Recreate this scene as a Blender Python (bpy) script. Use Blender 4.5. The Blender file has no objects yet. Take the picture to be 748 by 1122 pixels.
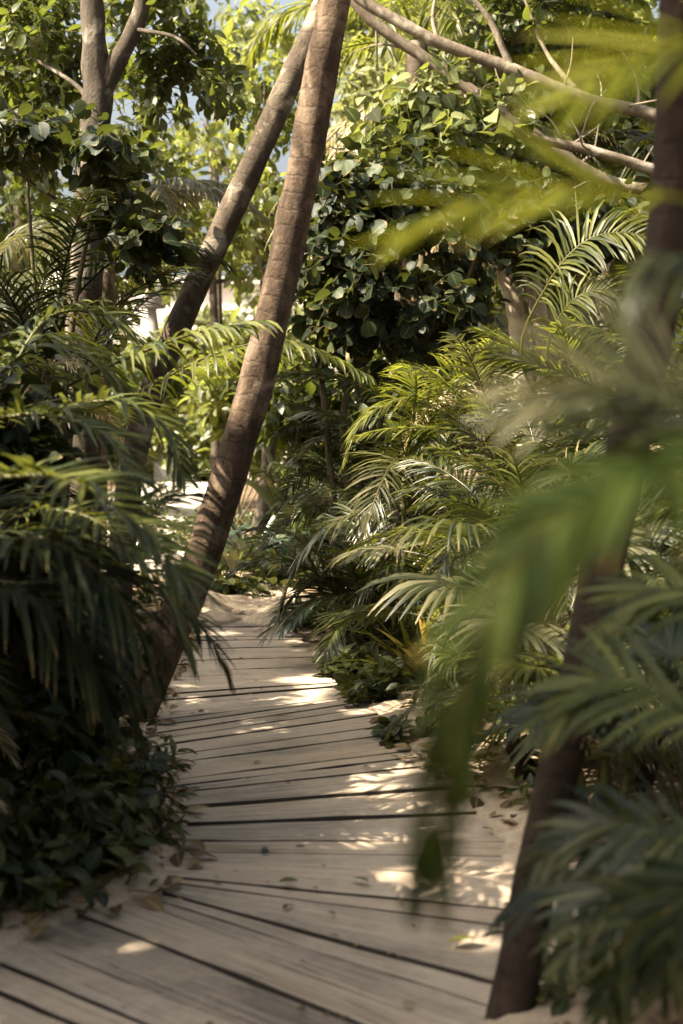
import bpy, math, random
import numpy as np
from mathutils import Vector, Matrix, noise

R = math.radians
rng = random.Random(7)
scene = bpy.context.scene
COL = scene.collection

# ------------------------------------------------------------------ camera / projection
FP, CX, CY, HOR, CAMZ = 1500.0, 374.0, 561.0, 455.0, 1.55
PITCH = math.atan((CY - HOR) / FP)
cp, sp = math.cos(PITCH), math.sin(PITCH)

def W(px, py, d):
    """point at depth y = d seen at photo position (px, py)"""
    a, b = (px - CX) / FP, (CY - py) / FP
    dy = cp + b * sp
    dz = -sp + b * cp
    k = d / dy
    return Vector((a * k, d, CAMZ + dz * k))

def G(px, py, z=0.0):
    """ground point seen at photo position"""
    a, b = (px - CX) / FP, (CY - py) / FP
    dy = cp + b * sp
    dz = -sp + b * cp
    k = (z - CAMZ) / dz
    return Vector((a * k, dy * k, z))

cam = bpy.data.cameras.new('camera')
cam.sensor_fit = 'VERTICAL'; cam.sensor_height = 36; cam.sensor_width = 24
cam.lens = 36 * FP / 1122
cam.clip_end = 2000; cam.clip_start = 0.05
cam.dof.use_dof = True; cam.dof.focus_distance = 8.2; cam.dof.aperture_fstop = 2.2
co = bpy.data.objects.new('camera', cam); COL.objects.link(co)
co.location = (0, 0, CAMZ); co.rotation_euler = (R(90) - PITCH, 0, 0)
scene.camera = co

# ------------------------------------------------------------------ light
SUN = Vector((-0.66, -0.27, 0.70)).normalized()
elev = math.asin(SUN.z)
w = bpy.data.worlds.new('World'); scene.world = w; w.use_nodes = True
nt = w.node_tree
bg = nt.nodes['Background']
sky = nt.nodes.new('ShaderNodeTexSky'); sky.sky_type = 'NISHITA'; sky.sun_disc = False
sky.sun_elevation = elev; sky.sun_rotation = math.atan2(SUN.x, SUN.y)
sky.dust_density = 9.0; sky.ozone_density = .4
hs = nt.nodes.new('ShaderNodeHueSaturation'); hs.inputs['Saturation'].default_value = .55      # humid, hazy sky
nt.links.new(sky.outputs[0], hs.inputs['Color']); nt.links.new(hs.outputs[0], bg.inputs[0]); bg.inputs[1].default_value = 0.064
sl = bpy.data.lights.new('sun', 'SUN'); sl.energy = 4.8; sl.angle = R(0.53); sl.color = (1.0, 0.86, 0.68)
so = bpy.data.objects.new('sun', sl); COL.objects.link(so)
so.rotation_euler = SUN.to_track_quat('Z', 'Y').to_euler()
vs = scene.view_settings
vs.view_transform = 'Standard'; vs.look = 'None'; vs.exposure = 2.45; vs.gamma = 1.0; vs.use_curve_mapping = False
vs.use_white_balance = True; vs.white_balance_temperature = 6600; vs.white_balance_tint = 6
scene.cycles.use_denoising = True
scene.cycles.max_bounces = 8; scene.cycles.transmission_bounces = 6; scene.cycles.diffuse_bounces = 4
scene.cycles.sample_clamp_indirect = 6.0

# ------------------------------------------------------------------ materials
def nodes(name):
    m = bpy.data.materials.new(name); m.use_nodes = True
    n = m.node_tree.nodes; l = m.node_tree.links
    return m, n, l, n['Principled BSDF']

def ramp(n, stops):
    r = n.new('ShaderNodeValToRGB'); e = r.color_ramp.elements
    e[0].position, e[0].color = stops[0][0], (*stops[0][1], 1)
    e[1].position, e[1].color = stops[-1][0], (*stops[-1][1], 1)
    for p, c in stops[1:-1]:
        k = e.new(p); k.color = (*c, 1)
    return r

def noise_tex(n, l, scale, detail=4, rough=.6, vec=None, dist=0):
    t = n.new('ShaderNodeTexNoise'); t.inputs['Scale'].default_value = scale
    t.inputs['Detail'].default_value = detail; t.inputs['Roughness'].default_value = rough
    t.inputs['Distortion'].default_value = dist
    if vec is not None: l.new(vec, t.inputs['Vector'])
    return t

def mixc(n, l, fac, a, b, blend='MIX'):
    x = n.new('ShaderNodeMix'); x.data_type = 'RGBA'; x.blend_type = blend
    for s, v in ((x.inputs[0], fac), (x.inputs[6], a), (x.inputs[7], b)):
        if isinstance(v, (int, float)): s.default_value = v
        elif isinstance(v, tuple): s.default_value = (*v, 1) if len(v) == 3 else v
        else: l.new(v, s)
    return x.outputs[2]

def math_n(n, l, op, a, b=None, c=None, clamp=False):
    x = n.new('ShaderNodeMath'); x.operation = op; x.use_clamp = clamp
    for i, v in enumerate((a, b, c)):
        if v is None: continue
        if isinstance(v, (int, float)): x.inputs[i].default_value = v
        else: l.new(v, x.inputs[i])
    return x.outputs[0]

def leaf_mat(name, c0, c1, c2, trans, tfac=.35, rough=.42, tip=None, rib=None, spec=.45):
    """leaf: colour varies per leaf (attribute var), blotches, pale midrib, dry tip, light passes through"""
    m, n, l, b = nodes(name)
    at = n.new('ShaderNodeAttribute'); at.attribute_name = 'var'
    uv = n.new('ShaderNodeUVMap'); sepr = n.new('ShaderNodeSeparateXYZ'); l.new(uv.outputs[0], sepr.inputs[0])
    geo = n.new('ShaderNodeNewGeometry')
    nz = noise_tex(n, l, 3.0, 5, .65, geo.outputs['Position'])
    v = math_n(n, l, 'ADD', at.outputs['Fac'], math_n(n, l, 'MULTIPLY_ADD', nz.outputs[0], .9, -.45), clamp=True)
    r = ramp(n, [(0.05, tuple(x * .65 for x in c0)), (.5, tuple(x * .8 for x in c1)), (.95, c2)]); l.new(v, r.inputs[0])
    col = r.outputs[0]
    au = math_n(n, l, 'ABSOLUTE', sepr.outputs[0])
    ribm = math_n(n, l, 'MULTIPLY_ADD', au, -7.0, 1.0, clamp=True)
    col = mixc(n, l, math_n(n, l, 'MULTIPLY', ribm, .55), col, rib or tuple(min(1, x * 2.2 + .02) for x in c2))
    # side veins / fibres
    wv = noise_tex(n, l, 1.0, 3, .5)
    mp = n.new('ShaderNodeMapping'); mp.inputs['Scale'].default_value = (14, 1.2, 1); l.new(uv.outputs[0], mp.inputs[0]); l.new(mp.outputs[0], wv.inputs['Vector'])
    col = mixc(n, l, math_n(n, l, 'MULTIPLY_ADD', wv.outputs[0], .5, -.1, clamp=True), col, tuple(x * .55 for x in c1))
    tipm = math_n(n, l, 'MULTIPLY', math_n(n, l, 'MULTIPLY_ADD', sepr.outputs[1], 6.0, -5.0, clamp=True),
                  math_n(n, l, 'MULTIPLY_ADD', at.outputs['Fac'], 2.2, -.7, clamp=True))
    col = mixc(n, l, tipm, col, tip or (.20, .13, .05))
    l.new(col, b.inputs['Base Color'])
    b.inputs['Roughness'].default_value = rough
    b.inputs['Specular IOR Level'].default_value = spec
    tr = n.new('ShaderNodeBsdfTranslucent')
    tc = mixc(n, l, .75, col, trans)
    l.new(tc, tr.inputs[0])
    ms = n.new('ShaderNodeMixShader'); ms.inputs[0].default_value = tfac
    l.new(b.outputs[0], ms.inputs[1]); l.new(tr.outputs[0], ms.inputs[2])
    bm = n.new('ShaderNodeBump'); bm.inputs['Strength'].default_value = .25; bm.inputs['Distance'].default_value = .004
    l.new(wv.outputs[0], bm.inputs['Height']); l.new(bm.outputs[0], b.inputs['Normal'])
    l.new(ms.outputs[0], n['Material Output'].inputs[0])
    return m

M = {}
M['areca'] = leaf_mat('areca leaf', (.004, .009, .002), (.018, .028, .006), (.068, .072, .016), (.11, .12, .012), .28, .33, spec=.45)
M['areca_shaded'] = leaf_mat('deep green palm leaf', (.004, .008, .0025), (.012, .019, .005), (.032, .038, .010), (.05, .06, .01), .24, .5, spec=.14)  # palm leaf darkened, shade is put into the colour
M['near_lit'] = leaf_mat('sunlit near leaflet', (.05, .075, .008), (.12, .14, .014), (.22, .22, .03), (.52, .52, .03), .55, .5, spec=.12)  # sunlight is painted into this leaflet colour
M['near_shaded'] = leaf_mat('deep green near leaflet', (.006, .011, .002), (.014, .023, .004), (.030, .040, .008), (.06, .075, .009), .2, .6, spec=.04)  # same palm, leaflets coloured dark to stand in for shade
M['areca_midlit'] = leaf_mat('mid green palm leaf', (.018, .030, .007), (.062, .080, .017), (.14, .145, .038), (.16, .17, .02), .3, .42, spec=.26)  # lightened leaf, soft light painted in for the hero fronds
M['areca_lit'] = leaf_mat('yellow green palm leaf', (.014, .024, .004), (.052, .064, .011), (.155, .158, .042), (.30, .32, .03), .44, .38, spec=.35)  # lit copy of the palm leaf, sun put into its colour
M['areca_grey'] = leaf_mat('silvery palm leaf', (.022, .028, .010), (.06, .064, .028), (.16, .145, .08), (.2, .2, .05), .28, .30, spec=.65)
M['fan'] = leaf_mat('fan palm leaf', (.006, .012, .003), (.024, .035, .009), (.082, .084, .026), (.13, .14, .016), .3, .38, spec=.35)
M['fan_shaded'] = leaf_mat('dark fan palm leaf', (.005, .011, .005), (.013, .021, .008), (.034, .042, .015), (.05, .06, .012), .2, .42, spec=.25)  # fan leaf coloured darker as if in shade
M['dry'] = leaf_mat('dry straw frond', (.20, .14, .07), (.40, .32, .18), (.60, .52, .36), (.50, .40, .2), .35, .6, spec=.25)
M['grape'] = leaf_mat('round leathery leaf', (.006, .013, .006), (.013, .023, .010), (.050, .062, .024), (.13, .15, .02), .22, .52, spec=.22)
M['grape_lit'] = leaf_mat('pale round leaf', (.025, .042, .012), (.070, .090, .026), (.18, .19, .08), (.28, .31, .05), .34, .48, spec=.3)  # round leaf lightened as if in sun
M['ficus'] = leaf_mat('oval tree leaf', (.007, .016, .005), (.024, .038, .010), (.078, .092, .020), (.21, .25, .03), .36, .40, spec=.4)
M['gloom_leaf'] = leaf_mat('dark understorey leaf', (.004, .009, .003), (.011, .019, .006), (.028, .036, .010), (.05, .06, .01), .25, .5, spec=.15)  # leaf coloured dark so the added bush reads as gloom
M['bright'] = leaf_mat('small bright tree leaf', (.026, .042, .010), (.070, .092, .022), (.17, .18, .055), (.28, .31, .05), .45, .38)
M['straw_leaf'] = leaf_mat('olive tree leaf', (.05, .055, .022), (.11, .125, .05), (.25, .25, .13), (.34, .36, .10), .4, .4)
M['herb'] = leaf_mat('low herb leaf', (.008, .018, .007), (.024, .040, .012), (.085, .088, .024), (.14, .14, .02), .25, .4, spec=.35)
M['croton'] = leaf_mat('yellow croton leaf', (.10, .09, .012), (.28, .20, .022), (.45, .30, .05), (.55, .38, .03), .35, .38)
M['philo'] = leaf_mat('split leaf', (.012, .027, .016), (.028, .046, .026), (.07, .085, .044), (.10, .12, .03), .18, .34, spec=.5)
M['litter'] = leaf_mat('fallen leaf', (.06, .035, .018), (.16, .10, .05), (.30, .21, .11), (.2, .12, .04), .12, .6, spec=.3)
M['green_fallen'] = leaf_mat('fallen green leaf', (.05, .06, .012), (.10, .11, .02), (.16, .15, .03), (.2, .2, .02), .15, .35)

def bark_mat(name, c0, c1, c2, ring=0.0, scale=9.0, bump=.5, patch=None):
    m, n, l, b = nodes(name)
    uv = n.new('ShaderNodeUVMap'); sepr = n.new('ShaderNodeSeparateXYZ'); l.new(uv.outputs[0], sepr.inputs[0])
    geo = n.new('ShaderNodeNewGeometry')
    mp = n.new('ShaderNodeMapping'); mp.inputs['Scale'].default_value = (1, 1, .45); l.new(geo.outputs['Position'], mp.inputs[0])
    n1 = noise_tex(n, l, scale, 8, .7, mp.outputs[0], .4)
    n2 = noise_tex(n, l, scale * 5, 6, .7, geo.outputs['Position'])
    r = ramp(n, [(.28, c0), (.5, c1), (.72, c2)]); l.new(n1.outputs[0], r.inputs[0])
    col = mixc(n, l, math_n(n, l, 'MULTIPLY', n2.outputs[0], .5), r.outputs[0], tuple(x * .4 for x in c1))
    h = math_n(n, l, 'ADD', math_n(n, l, 'MULTIPLY', n1.outputs[0], .7), math_n(n, l, 'MULTIPLY', n2.outputs[0], .5))
    if ring:
        s = math_n(n, l, 'ADD', sepr.outputs[1], math_n(n, l, 'MULTIPLY', n1.outputs[0], .11))
        fr = math_n(n, l, 'FRACT', math_n(n, l, 'DIVIDE', s, ring))
        scar = math_n(n, l, 'MULTIPLY_ADD', math_n(n, l, 'ABSOLUTE', math_n(n, l, 'SUBTRACT', fr, .5)), -9.0, 1.0, clamp=True)
        col = mixc(n, l, math_n(n, l, 'MULTIPLY', scar, math_n(n, l, 'MULTIPLY_ADD', n2.outputs[0], 1.2, -.5, clamp=True)), col, tuple(x * .5 for x in c0))
        h = math_n(n, l, 'SUBTRACT', h, math_n(n, l, 'MULTIPLY', scar, .15))
    if patch:
        n3 = noise_tex(n, l, 4.0, 5, .6, geo.outputs['Position'], .6)
        pm = math_n(n, l, 'MULTIPLY_ADD', n3.outputs[0], 9.0, -5.0, clamp=True)
        col = mixc(n, l, pm, col, patch)
    l.new(col, b.inputs['Base Color']); b.inputs['Roughness'].default_value = .85
    b.inputs['Specular IOR Level'].default_value = .2
    bm = n.new('ShaderNodeBump'); bm.inputs['Strength'].default_value = bump; bm.inputs['Distance'].default_value = .02
    l.new(h, bm.inputs['Height']); l.new(bm.outputs[0], b.inputs['Normal'])
    return m

M['palm_bark'] = bark_mat('ringed palm bark', (.018, .011, .007), (.064, .042, .027), (.235, .17, .115), .085, 9, 1.0, (.15, .11, .08))
M['palm_bark_grey'] = bark_mat('grey palm bark', (.026, .019, .013), (.065, .048, .033), (.15, .118, .084), .10, 9, .9, (.22, .19, .145))
M['dark_bark'] = bark_mat('brown palm bark', (.014, .009, .006), (.034, .022, .015), (.085, .058, .04), .09, 9, 1.0)
M['tree_bark'] = bark_mat('mottled tree bark', (.022, .016, .011), (.06, .047, .034), (.14, .115, .088), 0, 9, .9, (.19, .165, .13))
M['limb_bark'] = bark_mat('pale limb bark', (.07, .05, .035), (.17, .135, .10), (.32, .27, .21), 0, 12, .6, (.36, .32, .26))
M['stem'] = bark_mat('thin stem bark', (.04, .03, .018), (.09, .075, .04), (.17, .14, .085), 0, 14, .4)
M['cane'] = bark_mat('green cane', (.05, .045, .015), (.10, .095, .03), (.17, .15, .06), .07, 8, .3)
M['pale_bark'] = bark_mat('pale palm bark', (.20, .16, .11), (.36, .30, .22), (.52, .46, .36), .11, 8, .5)

def ground_mat():
    m, n, l, b = nodes('sand and soil')
    geo = n.new('ShaderNodeNewGeometry'); at = n.new('ShaderNodeAttribute'); at.attribute_name = 'var'
    n1 = noise_tex(n, l, 1.7, 6, .65, geo.outputs['Position'])
    n2 = noise_tex(n, l, 60, 4, .8, geo.outputs['Position'])
    n3 = noise_tex(n, l, 9, 7, .7, geo.outputs['Position'], .5)
    sand = ramp(n, [(.3, (.30, .23, .16)), (.55, (.46, .365, .27)), (.8, (.58, .48, .37))]); l.new(n3.outputs[0], sand.inputs[0])
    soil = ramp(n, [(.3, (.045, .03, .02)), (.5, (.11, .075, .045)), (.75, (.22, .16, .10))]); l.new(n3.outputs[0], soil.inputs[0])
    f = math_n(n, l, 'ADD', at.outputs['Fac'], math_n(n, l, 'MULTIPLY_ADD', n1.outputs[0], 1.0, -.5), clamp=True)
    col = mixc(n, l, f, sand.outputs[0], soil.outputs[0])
    col = mixc(n, l, math_n(n, l, 'MULTIPLY_ADD', n2.outputs[0], 1.6, -.75, clamp=True), col, (.10, .07, .045))
    l.new(col, b.inputs['Base Color']); b.inputs['Roughness'].default_value = .95; b.inputs['Specular IOR Level'].default_value = .15
    bm = n.new('ShaderNodeBump'); bm.inputs['Strength'].default_value = .6; bm.inputs['Distance'].default_value = .012
    l.new(math_n(n, l, 'ADD', n3.outputs[0], math_n(n, l, 'MULTIPLY', n2.outputs[0], .35)), bm.inputs['Height']); l.new(bm.outputs[0], b.inputs['Normal'])
    return m
M['ground'] = ground_mat()

def deck_mat():
    m, n, l, b = nodes('weathered sandy plank')
    uv = n.new('ShaderNodeUVMap'); at = n.new('ShaderNodeAttribute'); at.attribute_name = 'var'
    geo = n.new('ShaderNodeNewGeometry')
    mp = n.new('ShaderNodeMapping'); mp.inputs['Scale'].default_value = (1.3, 26, 1); l.new(uv.outputs[0], mp.inputs[0])
    g1 = noise_tex(n, l, 1.6, 8, .7, mp.outputs[0], .7)
    mp2 = n.new('ShaderNodeMapping'); mp2.inputs['Scale'].default_value = (3.5, 120, 1); l.new(uv.outputs[0], mp2.inputs[0])
    g2 = noise_tex(n, l, 1.2, 5, .6, mp2.outputs[0])
    wood = ramp(n, [(.3, (.12, .09, .07)), (.44, (.32, .265, .215)), (.6, (.49, .415, .34)), (.8, (.58, .50, .41))]); l.new(g1.outputs[0], wood.inputs[0])
    col = mixc(n, l, math_n(n, l, 'MULTIPLY_ADD', g2.outputs[0], 1.1, -.38, clamp=True), wood.outputs[0], (.13, .105, .085))
    crk = noise_tex(n, l, 1.0, 3, .5, None, .3)
    mp3 = n.new('ShaderNodeMapping'); mp3.inputs['Scale'].default_value = (.9, 42, 1); l.new(uv.outputs[0], mp3.inputs[0]); l.new(mp3.outputs[0], crk.inputs['Vector'])
    col = mixc(n, l, math_n(n, l, 'MULTIPLY_ADD', crk.outputs[0], 14.0, -8.7, clamp=True), col, (.06, .048, .038))
    tint = ramp(n, [(0, (.56, .55, .55)), (.3, (.85, .84, .83)), (.6, (1.0, .97, .93)), (1, (1.15, 1.06, .95))]); l.new(at.outputs['Fac'], tint.inputs[0])
    col = mixc(n, l, 1.0, col, tint.outputs[0], 'MULTIPLY')
    # trodden sand dusting the boards
    s1 = noise_tex(n, l, 1.6, 7, .62, geo.outputs['Position'], .5)
    s2 = noise_tex(n, l, 30, 5, .75, geo.outputs['Position'])
    sm = math_n(n, l, 'MULTIPLY_ADD', math_n(n, l, 'ADD', s1.outputs[0], math_n(n, l, 'MULTIPLY_ADD', s2.outputs[0], .25, -.12)), 3.6, -1.35, clamp=True)
    sandc = mixc(n, l, s2.outputs[0], (.42, .335, .25), (.58, .475, .37))
    col = mixc(n, l, math_n(n, l, 'MULTIPLY', sm, .74), col, sandc)
    st = noise_tex(n, l, 3.1, 4, .5, geo.outputs['Position'], 1.0)
    col = mixc(n, l, math_n(n, l, 'MULTIPLY', math_n(n, l, 'MULTIPLY_ADD', st.outputs[0], 6, -3.7, clamp=True), .45), col, (.12, .10, .08))
    l.new(col, b.inputs['Base Color']); b.inputs['Roughness'].default_value = .85; b.inputs['Specular IOR Level'].default_value = .25
    bm = n.new('ShaderNodeBump'); bm.inputs['Strength'].default_value = .9; bm.inputs['Distance'].default_value = .008
    l.new(math_n(n, l, 'ADD', g1.outputs[0], math_n(n, l, 'MULTIPLY', s2.outputs[0], .5)), bm.inputs['Height']); l.new(bm.outputs[0], b.inputs['Normal'])
    return m
M['deck'] = deck_mat()

def plain_mat(name, c, rough=.7, var=.15, scale=6, metal=0):
    m, n, l, b = nodes(name)
    geo = n.new('ShaderNodeNewGeometry'); t = noise_tex(n, l, scale, 6, .65, geo.outputs['Position'])
    col = mixc(n, l, t.outputs[0], tuple(x * (1 - var) for x in c), tuple(min(1, x * (1 + var)) for x in c))
    l.new(col, b.inputs['Base Color']); b.inputs['Roughness'].default_value = rough; b.inputs['Metallic'].default_value = metal
    return m
M['edge_shade'] = plain_mat('plank edge with painted gap shade', (.035, .026, .02), .95, .5, 30)  # shade of the gaps painted on plank sides and chamfers
M['plaster'] = plain_mat('pale plaster', (.60, .56, .50), .9, .12, 1.5)
M['metal'] = plain_mat('dark grey metal', (.06, .06, .058), .5, .2, 8)
M['concrete'] = plain_mat('grey post', (.16, .15, .14), .8, .25, 8)
M['pale_sand'] = plain_mat('pale trodden sand', (.50, .43, .36), .95, .25, 4)
M['stone'] = plain_mat('stone', (.22, .19, .155), .9, .35, 14)

# ------------------------------------------------------------------ mesh builder
class MB:
    def __init__(s): s.v = []; s.f = []; s.a = []; s.u = []; s.n = 0
    def add(s, v, f, var, uv):
        v = np.asarray(v, np.float32).reshape(-1, 3); f = np.asarray(f, np.int32).reshape(-1, 4)
        s.v.append(v); s.f.append(f + s.n)
        s.a.append(np.full(len(v), var, np.float32) if np.isscalar(var) else np.asarray(var, np.float32))
        s.u.append(np.asarray(uv, np.float32).reshape(-1, 2)); s.n += len(v)
    def mesh(s, name, mat, smooth=True):
        me = bpy.data.meshes.new(name)
        v = np.concatenate(s.v); f = np.concatenate(s.f); a = np.concatenate(s.a); u = np.concatenate(s.u)
        me.vertices.add(len(v)); me.vertices.foreach_set('co', v.ravel())
        me.loops.add(f.size); me.loops.foreach_set('vertex_index', f.ravel())
        me.polygons.add(len(f)); me.polygons.foreach_set('loop_start', np.arange(0, f.size, 4, dtype=np.int32))
        try: me.polygons.foreach_set('loop_total', np.full(len(f), 4, np.int32))
        except Exception: pass
        me.update(calc_edges=True)
        me.polygons.foreach_set('use_smooth', np.full(len(f), smooth))
        at = me.attributes.new('var', 'FLOAT', 'POINT'); at.data.foreach_set('value', a)
        ul = me.uv_layers.new(name='UVMap'); ul.data.foreach_set('uv', u[f.ravel()].ravel())
        me.materials.append(mat); me.validate()
        return me
    def build(s, name, mat, parent=None, smooth=True):
        o = bpy.data.objects.new(name, s.mesh(name, mat, smooth)); COL.objects.link(o)
        if parent is not None: o.parent = parent
        return o

def leafy(L_, Wd, name, mat, twmat, parent):
    nl_ = sum(len(f) for f in L_.f)
    if Wd.n:
        off = L_.n
        for v, f, a, u in zip(Wd.v, Wd.f, Wd.a, Wd.u): L_.v.append(v); L_.f.append(f + off); L_.a.append(a); L_.u.append(u)
        L_.n += Wd.n
    o = L_.build(name, mat, parent); o.data.materials.append(twmat)
    mi_ = np.zeros(len(o.data.polygons), np.int32); mi_[nl_:] = 1
    o.data.polygons.foreach_set('material_index', mi_)
    return o

def thing(name, label, cat, loc=(0, 0, 0), group=None):
    o = bpy.data.objects.new(name, None); COL.objects.link(o); o.location = loc; o.empty_display_size = .1
    o['label'] = label; o['category'] = cat
    if group: o['group'] = group
    return o
def tag(o, label, cat, group=None):
    o['label'] = label; o['category'] = cat
    if group: o['group'] = group
    return o
def struct(o, kind='structure'):
    o['kind'] = kind; return o

def V(*a): return Vector(a)
def nrm(v): return v.normalized() if v.length > 1e-9 else Vector((0, 0, 1))

def spline(pts, n):
    """Catmull-Rom through pts, n samples"""
    pts = [Vector(p) for p in pts]
    if len(pts) == 2: pts = [pts[0], pts[0].lerp(pts[1], .5), pts[1]]
    P = [pts[0] * 2 - pts[1]] + pts + [pts[-1] * 2 - pts[-2]]
    out = []
    m = len(pts) - 1
    for i in range(n):
        t = i / (n - 1) * m; k = min(int(t), m - 1); t -= k
        a, b, c, d = P[k], P[k + 1], P[k + 2], P[k + 3]
        out.append(.5 * ((2 * b) + (c - a) * t + (2 * a - 5 * b + 4 * c - d) * t * t + (3 * b - a - 3 * c + d) * t ** 3))
    return out

def tube(mb, pts, radii, sides=8, var=.5, cap=True, wob=0.0):
    n = len(pts); t0 = nrm(pts[1] - pts[0])
    ref = Vector((1, 0, 0)) if abs(t0.x) < .8 else Vector((0, 1, 0))
    x = nrm(ref - t0 * ref.dot(t0)); vs_, uv = [], []; dist = 0
    for i, p in enumerate(pts):
        t = nrm(pts[min(i + 1, n - 1)] - pts[max(i - 1, 0)])
        x = nrm(x - t * x.dot(t)); y = t.cross(x)
        if i: dist += (p - pts[i - 1]).length
        r = radii[i] if not isinstance(radii, (int, float)) else radii
        for k in range(sides + 1):
            a = 2 * math.pi * (k % sides) / sides
            rr = r
            if wob: rr *= 1 + wob * noise.noise(Vector((math.cos(a) * 1.5, math.sin(a) * 1.5, dist * 4)) + p * .3)
            vs_.append(p + (x * math.cos(a) + y * math.sin(a)) * rr); uv.append((k / sides, dist))
    f = []
    s1 = sides + 1
    for i in range(n - 1):
        for k in range(sides):
            f.append((i * s1 + k, i * s1 + k + 1, (i + 1) * s1 + k + 1, (i + 1) * s1 + k))
    mb.add([tuple(q) for q in vs_], f, var, uv)

# ------------------------------------------------------------------ leaves
LS = [(0, .28), (.10, .75), (.30, 1.0), (.58, .88), (.82, .5), (1, .02)]
def ribbon(mb, base, d0, side, L, wd, droop, var, prof=LS, fold=.25, curl=0.0, down=Vector((0, 0, -1))):
    """one folded strip (leaflet, strap leaf) starting at base towards d0; side = its width axis"""
    p = base.copy(); prev = 0; vs_, uv = [], []
    d = d0.copy()
    for s, ww in prof:
        d = nrm(d0 + down * (droop * s ** 1.4))
        p = p + d * ((s - prev) * L); prev = s
        b = nrm(side - d * side.dot(d)); nn = d.cross(b)
        if nn.z < 0: nn = -nn
        hw = wd * .5 * ww
        vs_ += [p - b * hw + nn * (fold * hw), p, p + b * hw + nn * (fold * hw)]
        uv += [(-1, s), (0, s), (1, s)]
    f = []
    for i in range(len(prof) - 1):
        o = i * 3
        f += [(o, o + 1, o + 4, o + 3), (o + 1, o + 2, o + 5, o + 4)]
    mb.add([tuple(q) for q in vs_], f, var, uv)

def frond(mb, pts, up, n=36, L=.45, wd=.03, p0=.16, droop=.7, vee=.35, r0=.012, rg=rng, ang0=62, ang1=25, ragged=.1, sparse=0.0):
    """pinnate palm frond along the rachis pts"""
    C = spline(pts, 24); up = Vector(up)
    acc = [0]
    for i in range(1, len(C)): acc.append(acc[-1] + (C[i] - C[i - 1]).length)
    tot = acc[-1]
    tube(mb, C, [r0 * (1 - .85 * i / 23) + .001 for i in range(24)], 5, .42)
    for i in range(n):
        t = p0 + (1 - p0) * (i + .5) / n
        k = min(int(t * 23), 22); q = C[k].lerp(C[k + 1], t * 23 - k)
        T = nrm(C[k + 1] - C[k]); S = nrm(T.cross(up)); N = S.cross(T)
        s = (t - p0) / (1 - p0)
        prof = min(1, .45 + 2.4 * s) if s < .25 else 1 - .62 * ((s - .25) / .75) ** 1.6
        for sg in (-1, 1):
            if sparse and rg.random() < sparse: continue
            a = R(ang0 + (ang1 - ang0) * s + rg.gauss(0, 6))
            vv = vee + rg.gauss(0, .12)
            d = nrm(T * math.cos(a) + (S * sg * math.cos(vv) + N * math.sin(vv)) * math.sin(a))
            l_ = L * prof * rg.uniform(1 - ragged, 1 + ragged)
            ribbon(mb, q, d, nrm(T + N * .25 * rg.uniform(-1, 1.6)), l_, wd * (.55 + .45 * prof) * rg.uniform(.85, 1.15), droop * rg.uniform(.6, 1.4), rg.random())

def arc_pts(length, e0, e1, n=6, side=0.0, k=1.3):
    """rachis from the origin along +X: elevation e0 at the base bending to e1 at the tip"""
    p = Vector((0, 0, 0)); out = [p.copy()]
    for i in range(n):
        t = (i + .5) / n; e = R(e0 + (e1 - e0) * t ** k); az = side * t
        p = p + Vector((math.cos(e) * math.cos(az), math.cos(e) * math.sin(az), math.sin(e))) * (length / n)
        out.append(p.copy())
    return out

FPROF = [(0, .0), (.25, .25), (.5, .5), (.62, .46), (.8, .26), (.92, .11), (1, .01)]
def fan(mb, hub, F, N, Rr, nseg=26, spread=250, droop=.5, rg=rng, split=.5, cup=.15):
    """fan palm blade: pleated segments round the hub, F = middle direction, N = blade normal"""
    F = nrm(F); N = nrm(N - F * N.dot(F)); S = F.cross(N)
    dth = R(spread) / nseg
    for i in range(nseg):
        th = -R(spread) / 2 + dth * (i + .5) + rg.gauss(0, .012)
        d = nrm(F * math.cos(th) + S * math.sin(th) + N * cup)
        sd = nrm(-F * math.sin(th) + S * math.cos(th))
        l_ = Rr * (1 - .22 * (abs(th) / R(spread / 2)) ** 2) * rg.uniform(.92, 1.06)
        wmax = 2 * math.tan(dth / 2) * l_ * 1.02
        p = hub.copy(); prev = 0; vs_, uv = [], []; dr = droop * rg.uniform(.6, 1.5)
        for s, ww in FPROF:
            dd = nrm(d + Vector((0, 0, -1)) * (dr * max(0, s - .35) ** 1.3 * 2.2))
            p = p + dd * ((s - prev) * l_); prev = s
            b = nrm(sd - dd * sd.dot(dd)); nn = dd.cross(b)
            if nn.dot(N) < 0: nn = -nn
            hw = wmax * .5 * ww + .0006
            vs_ += [p - b * hw, p + nn * hw * .55, p + b * hw]; uv += [(-1, s), (0, s), (1, s)]
        f = []
        for j in range(len(FPROF) - 1):
            o = j * 3; f += [(o, o + 1, o + 4, o + 3), (o + 1, o + 2, o + 5, o + 4)]
        mb.add([tuple(q) for q in vs_], f, rg.random(), uv)

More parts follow.
